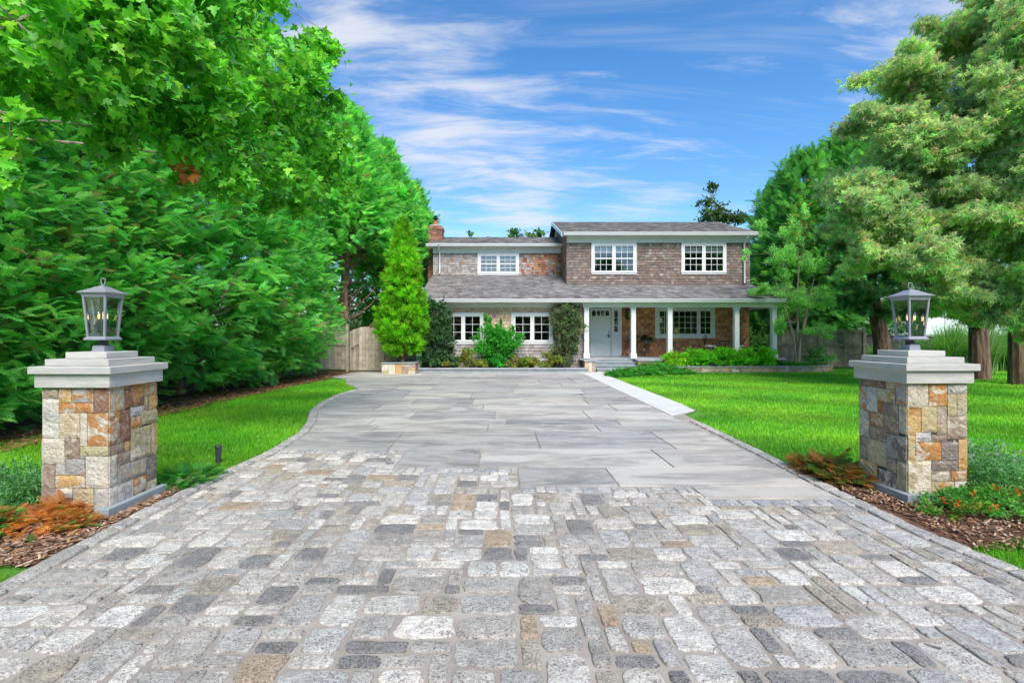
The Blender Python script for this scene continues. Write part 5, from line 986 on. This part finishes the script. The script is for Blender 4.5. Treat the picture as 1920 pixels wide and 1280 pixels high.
juniper(11.9, 19.98 + .35, .19, .9, .35, .14, 'flat green juniper at the foot of the rightmost porch post', n=260)
juniper(8.75, 19.95, .2, .35, .18, .14, 'grey green mound on the gravel behind the low stone wall', pal=[(.06, .17, .06), (.08, .2, .08)], n=160, sz=.15)
juniper(11.6, 22.0, .1, 1.3, .5, .42, 'low green juniper behind the rightmost porch post', n=300)
PO = [(.56, .26, .07), (.44, .18, .055), (.62, .36, .12), (.08, .34, .06), (.12, .42, .07)]
juniper(-3.98, 3.80, 0, .32, .20, .11, 'half dead orange and green juniper in front of the left pillar', pal=PO, wts=[.27, .25, .20, .15, .13], n=420, sz=.12, group='browned junipers at the pillars')
juniper(-3.52, 3.84, 0, .32, .17, .09, 'dead orange juniper spray at the near corner of the left pillar', pal=PO, wts=[.4, .35, .2, .03, .02], n=240, sz=.11, group='browned junipers at the pillars')
juniper(-3.85, 3.62, 0, .15, .12, .09, 'green patch of juniper growing in the dead orange one', pal=PO, wts=[0, .05, 0, .5, .45], n=120, sz=.13, group='browned junipers at the pillars')
juniper(-3.62, 4.02, 0, .24, .10, .12, 'orange juniper tuft against the front face of the left pillar', pal=PO, wts=[.4, .35, .2, .03, .02], n=160, sz=.13, group='browned junipers at the pillars')
juniper(3.5, 5.25, 0, .20, .42, .14, 'brownish juniper behind the right pillar along the drive edge', pal=[(.24, .17, .05), (.10, .22, .04), (.38, .17, .05)], n=240, sz=.2, group='browned junipers at the pillars')
juniper(-3.2, 5.05, 0, .22, .32, .10, 'small green juniper beside the left pillar at the drive edge', n=150, sz=.15)
# catmint and flowers by the pillars
PK = [(.15, .38, .16), (.21, .45, .22), (.11, .30, .12)]
def perennial(x, y, w, d, h, lab, pal=PK, n=1, flowers=None, tpl='slim', size=.05, dens=26000, cat='plant'):
    t = shrub('flowering_plant' if flowers else 'leafy_plant', (x, y, 0), [(0, 0, h * .5, w, d, h * .55)], tpl, size, dens, pal, lab, cat, nbr=700, stems=False, inner=.3)
    if flowers:
        F = Fol(); k = flowers[2]; P = rng.uniform(-1, 1, (k, 3)) * (w * .9, d * .9, h * .12) + (0, 0, h * .95); P = np.repeat(P, 7, 0) + rng.normal(size=(7 * k, 3)) * flowers[1] * .35
        F.add(TP['oval'], P, unit(7 * k) + (0, -.4, .6), unit(7 * k), flowers[1], cols(7 * k, flowers[0], .12)); tag(add_mesh_obj('flowers', F.mesh('flowers', M['leaf']), t, (x, y, 0)), kind='stuff')
    return t
perennial(-4.25, 4.35, .36, .36, .34, 'grey green catmint clump at the left side of the left pillar')
perennial(4.85, 5.0, .42, .40, .36, 'grey green catmint with pale lilac flowers at the right side of the right pillar', flowers=([(.50, .40, .62), (.62, .52, .7)], .022, 26))
perennial(4.25, 4.30, .38, .22, .17, 'low green rose with red flowers in front of the right pillar', pal=[(.09, .34, .04), (.15, .42, .06), (.06, .25, .04)], flowers=([(.75, .05, .02), (.75, .30, .02)], .03, 5), tpl='oval', size=.036, dens=34000)
perennial(4.75, 4.25, .40, .26, .17, 'low green ground rose with orange tips right of the red flowered one', pal=[(.06, .23, .03), (.09, .28, .05), (.04, .16, .03), (.36, .22, .05)], flowers=([(.72, .16, .03)], .026, 4), tpl='oval', size=.036, dens=34000)
perennial(5.25, 4.55, .40, .30, .20, 'low green ground rose at the right edge below the catmint', pal=[(.09, .34, .05), (.13, .40, .07), (.06, .25, .04)], tpl='oval', size=.036, dens=30000)
perennial(4.15, 3.98, .22, .14, .09, 'thin low sprig of green leaves on the mulch at the right drive edge', pal=[(.09, .34, .05), (.13, .40, .07)], tpl='oval', size=.034, dens=20000)
perennial(4.55, 3.98, .38, .16, .14, 'spreading green rose with tiny leaves nearest the lower right corner', pal=[(.09, .34, .05), (.16, .42, .07), (.06, .25, .04)], tpl='oval', size=.038, dens=34000)
perennial(3.95, 4.28, .26, .18, .13, 'low green rose at the foot of the right pillar corner', pal=[(.09, .34, .05), (.16, .42, .07), (.06, .25, .04)], tpl='oval', size=.038, dens=34000)
perennial(3.60, 4.22, .10, .20, .07, 'thin green weeds along the base of the right pillar', pal=[(.09, .34, .05), (.2, .40, .07)], tpl='slim', size=.05, dens=14000)
perennial(-4.55, 3.95, .28, .3, .24, 'grey green leafy clump left of the orange juniper')
perennial(3.78, 4.03, .16, .13, .13, 'small yellowish plant with a red bloom at the right drive edge', pal=[(.12, .27, .03), (.26, .30, .04), (.07, .22, .03)], flowers=([(.8, .03, .02), (.8, .25, .02)], .030, 3), tpl='slim', size=.045, dens=20000)
# round bush, ornamental grasses, back greenery
shrub('round_shrub', (13.25, 20.75, .18), [(0, 0, .32, .58, .5, .36)], 'slim', .15, 4000, [(.13, .42, .11), (.18, .48, .14), (.09, .32, .08)], 'rounded light green bush beside the young tree in the gravel bed', nbr=60)
def grassclump(x, y, h, n, lab, pal=((.12, .32, .05), (.22, .42, .14), (.07, .24, .04))):
    root = thing('ornamental_grass', (x, y, 0), lab, 'plant', 'arching grasses by the dark fence'); V, C = [], []
    for i in range(n):
        a = random.uniform(0, 2 * pi); L = h * random.uniform(.75, 1.25); lean = random.uniform(.15, 1.0); w = random.uniform(.012, .022); bx_, by_ = random.gauss(0, .12), random.gauss(0, .12); c = jit(random.choice(pal), .2); pr = None
        for s_ in np.linspace(0, 1, 7):
            r = lean * L * .75 * s_ ** 1.6; z = L * (s_ - .42 * lean * s_ ** 2.6); p = np.array((bx_ + cos(a) * r, by_ + sin(a) * r, max(z, .02))); q = np.array((-sin(a), cos(a), 0)) * w * (1 - s_ * .85)
            if pr is not None: V += [pr[0] - pr[1], pr[0] + pr[1], p + q, pr[0] - pr[1], p + q, p - q]; C += [c] * 6
            pr = (p, q)
    V = np.array(V); add_mesh_obj('blades', mesh_np('blades', V, np.arange(len(V)).reshape(-1, 3), M['leaf'], np.array(C)), root, (x, y, 0))
grassclump(17.9, 19.8, 1.9, 700, 'arching bright grass clump between the two thick cedar trunks'); grassclump(19.6, 20.2, 2.2, 800, 'tallest arching grass clump right of the thick cedar trunk'); grassclump(18.9, 19.3, 1.7, 600, 'pale streaked grass clump in front of the tallest one', pal=((.3, .45, .24), (.2, .4, .12), (.12, .3, .06)))
grassclump(19.2, 22.8, 1.35, 700, 'arching bright grass clump just left of the thick cedar trunk'); grassclump(18.0, 23.6, 1.1, 500, 'small grass clump seen behind the right lantern'); grassclump(21.2, 20.6, 1.9, 600, 'grass clump at the right edge beyond the lawn'); grassclump(20.6, 22.4, 2.0, 600, 'grass clump behind the others by the dark fence')
PB = [(.06, .22, .05), (.10, .30, .055), (.14, .27, .08)]
for i, (x, y, w, h, lb) in enumerate(((12.6, 25.5, 1.3, .9, 'broad shrub seen through the open right end of the porch'), (14.6, 26, 1.4, 1.1, 'broad shrub behind the right board fence'), (12.9, 29.5, 1.8, 2.0, 'tall loose shrub behind the pale fence piece'), (-6.9, 21.9, .9, 1.2, 'variegated shrub behind the board fence left of the gate'), (-5.3, 21.7, .9, 1.3, 'variegated shrub behind the arched gate'), (-8.4, 21.6, .9, 1.1, 'dark shrub behind the far left board fence'), (10.7 + 4.6, 23.2, .8, .6, 'small shrub in front of the grasses left of the dark cedar'))):
    shrub('background_shrub', (x, y, 0), [(0, 0, h, w, w * .8, h * .8), (w * .4, 0, h * 1.3, w * .6, w * .5, h * .5)], 'oval', .17, 1500, PB if i < 3 or i > 5 else [(.09, .22, .09), (.2, .34, .2), (.06, .16, .06)], lb, nbr=12)

# ================================================================== GRASS
def inpoly(x, y, P):
    c = False
    for (x1, y1), (x2, y2) in zip(P, P[1:] + P[:1]):
        if (y1 > y) != (y2 > y) and x < (x2 - x1) * (y - y1) / (y2 - y1) + x1: c = not c
    return c
def grass(name, P, rate, ymin, ymax, xmin, xmax, pal, hgt=.035):
    V, C = [], []; y = ymin
    while y < ymax:
        dy = .05 * max(1, y / 4); n = int(rate * dy * (xmax - xmin) * (4 / max(y, 3)) ** 1.5); xs = rng.uniform(xmin, xmax, n); yy = rng.uniform(y, y + dy, n)
        k = np.array([abs(a) < b_ * 1.12 + .4 and inpoly(a, b_, P) for a, b_ in zip(xs, yy)], bool) if n else np.zeros(0, bool); xs, yy = xs[k], yy[k]; n = len(xs)
        if n:
            s_ = max(1, (y / 4) ** .62); a = rng.uniform(0, 2 * pi, n); h = hgt * rng.uniform(.6, 1.25, n) * (1 + .12 * s_); w = .0032 * s_ * rng.uniform(.8, 1.3, n) * 1.25; ln = rng.uniform(.1, .75, n) * h; a2 = rng.uniform(0, 2 * pi, n)
            p0 = np.stack([xs - np.cos(a) * w, yy - np.sin(a) * w, np.full(n, -.02)], 1); p1 = np.stack([xs + np.cos(a) * w, yy + np.sin(a) * w, np.full(n, -.02)], 1); p2 = np.stack([xs + np.cos(a2) * ln, yy + np.sin(a2) * ln, h - .02], 1)
            V.append(np.stack([p0, p1, p2], 1).reshape(-1, 3)); st = .5 + .5 * np.sin((xs * .35 + yy) * 2.2 + np.sin(xs * .9) * .6); pt = np.sin(xs * 1.7 + 2 * np.sin(yy * .8)) * np.sin(yy * 1.3 + 1.5 * np.sin(xs * .6 + 1)); c = cols(n, pal, .2) * (1 + .36 * (st - .5) + .12 * pt)[:, None]; c[:, 0] *= 1 + .25 * pt; c = np.clip(c, 0, 1); C.append(np.repeat(c, 3, 0))
        y += dy
    V = np.concatenate(V); C = np.concatenate(C); print(name, len(V) // 3); return tag(add_mesh_obj(name, mesh_np(name, V, np.arange(len(V)).reshape(-1, 3), M['grass'], C)), kind='stuff')
PGR = [(.14, .44, .016), (.105, .37, .014), (.185, .51, .022), (.26, .52, .06)]
GL = [(-7.3, 4.55), (-4.7, 4.5)] + [(-3.7, 5.0), (-3.35, 5.15)] + [(x - .01, y) for x, y in LE if 5.4 < y < 16.9] + [(-5.85, 16.2), (-6.2, 13), (-6.55, 10), (-6.95, 7)]
grass('lawn_grass', GL, 9500, 4.5, 17, -7.3, -2.95, PGR)
grass('lawn_grass', [(-5.6, 2.2), (-3.06, 2.2), (-3.04, 3.05), (-3.5, 3.25), (-4.6, 3.1), (-5.6, 4.4)], 6500, 2.2, 4.4, -5.6, -3.0, PGR + [(.2, .3, .05)], .07)
GR = [(3.42, 6.0), (3.6, 5.75), (4.7, 5.4), (5.5, 4.9), (5.7, 4.0), (4.6, 3.75), (4.1, 3.72), (3.6, 3.58), (3.33, 3.50), (3.345, 2.6), (3.34, 2.2), (7, 2.2), (30, 22), (30, 26), (16.2, 25), (15.9, 21.7), (14.1, 21.9), (14.05, 20.6), (13.2, 19.95), (12.2, 19.75), (9.5, 19.6), (6.9, 19.55), (6.0, 18.8), (4.6, 17.5), (3.97, 17.2), (3.93, 9.35), (3.46, 8.9)]
grass('lawn_grass', GR, 5600, 2.3, 24, 3.3, 26, PGR)
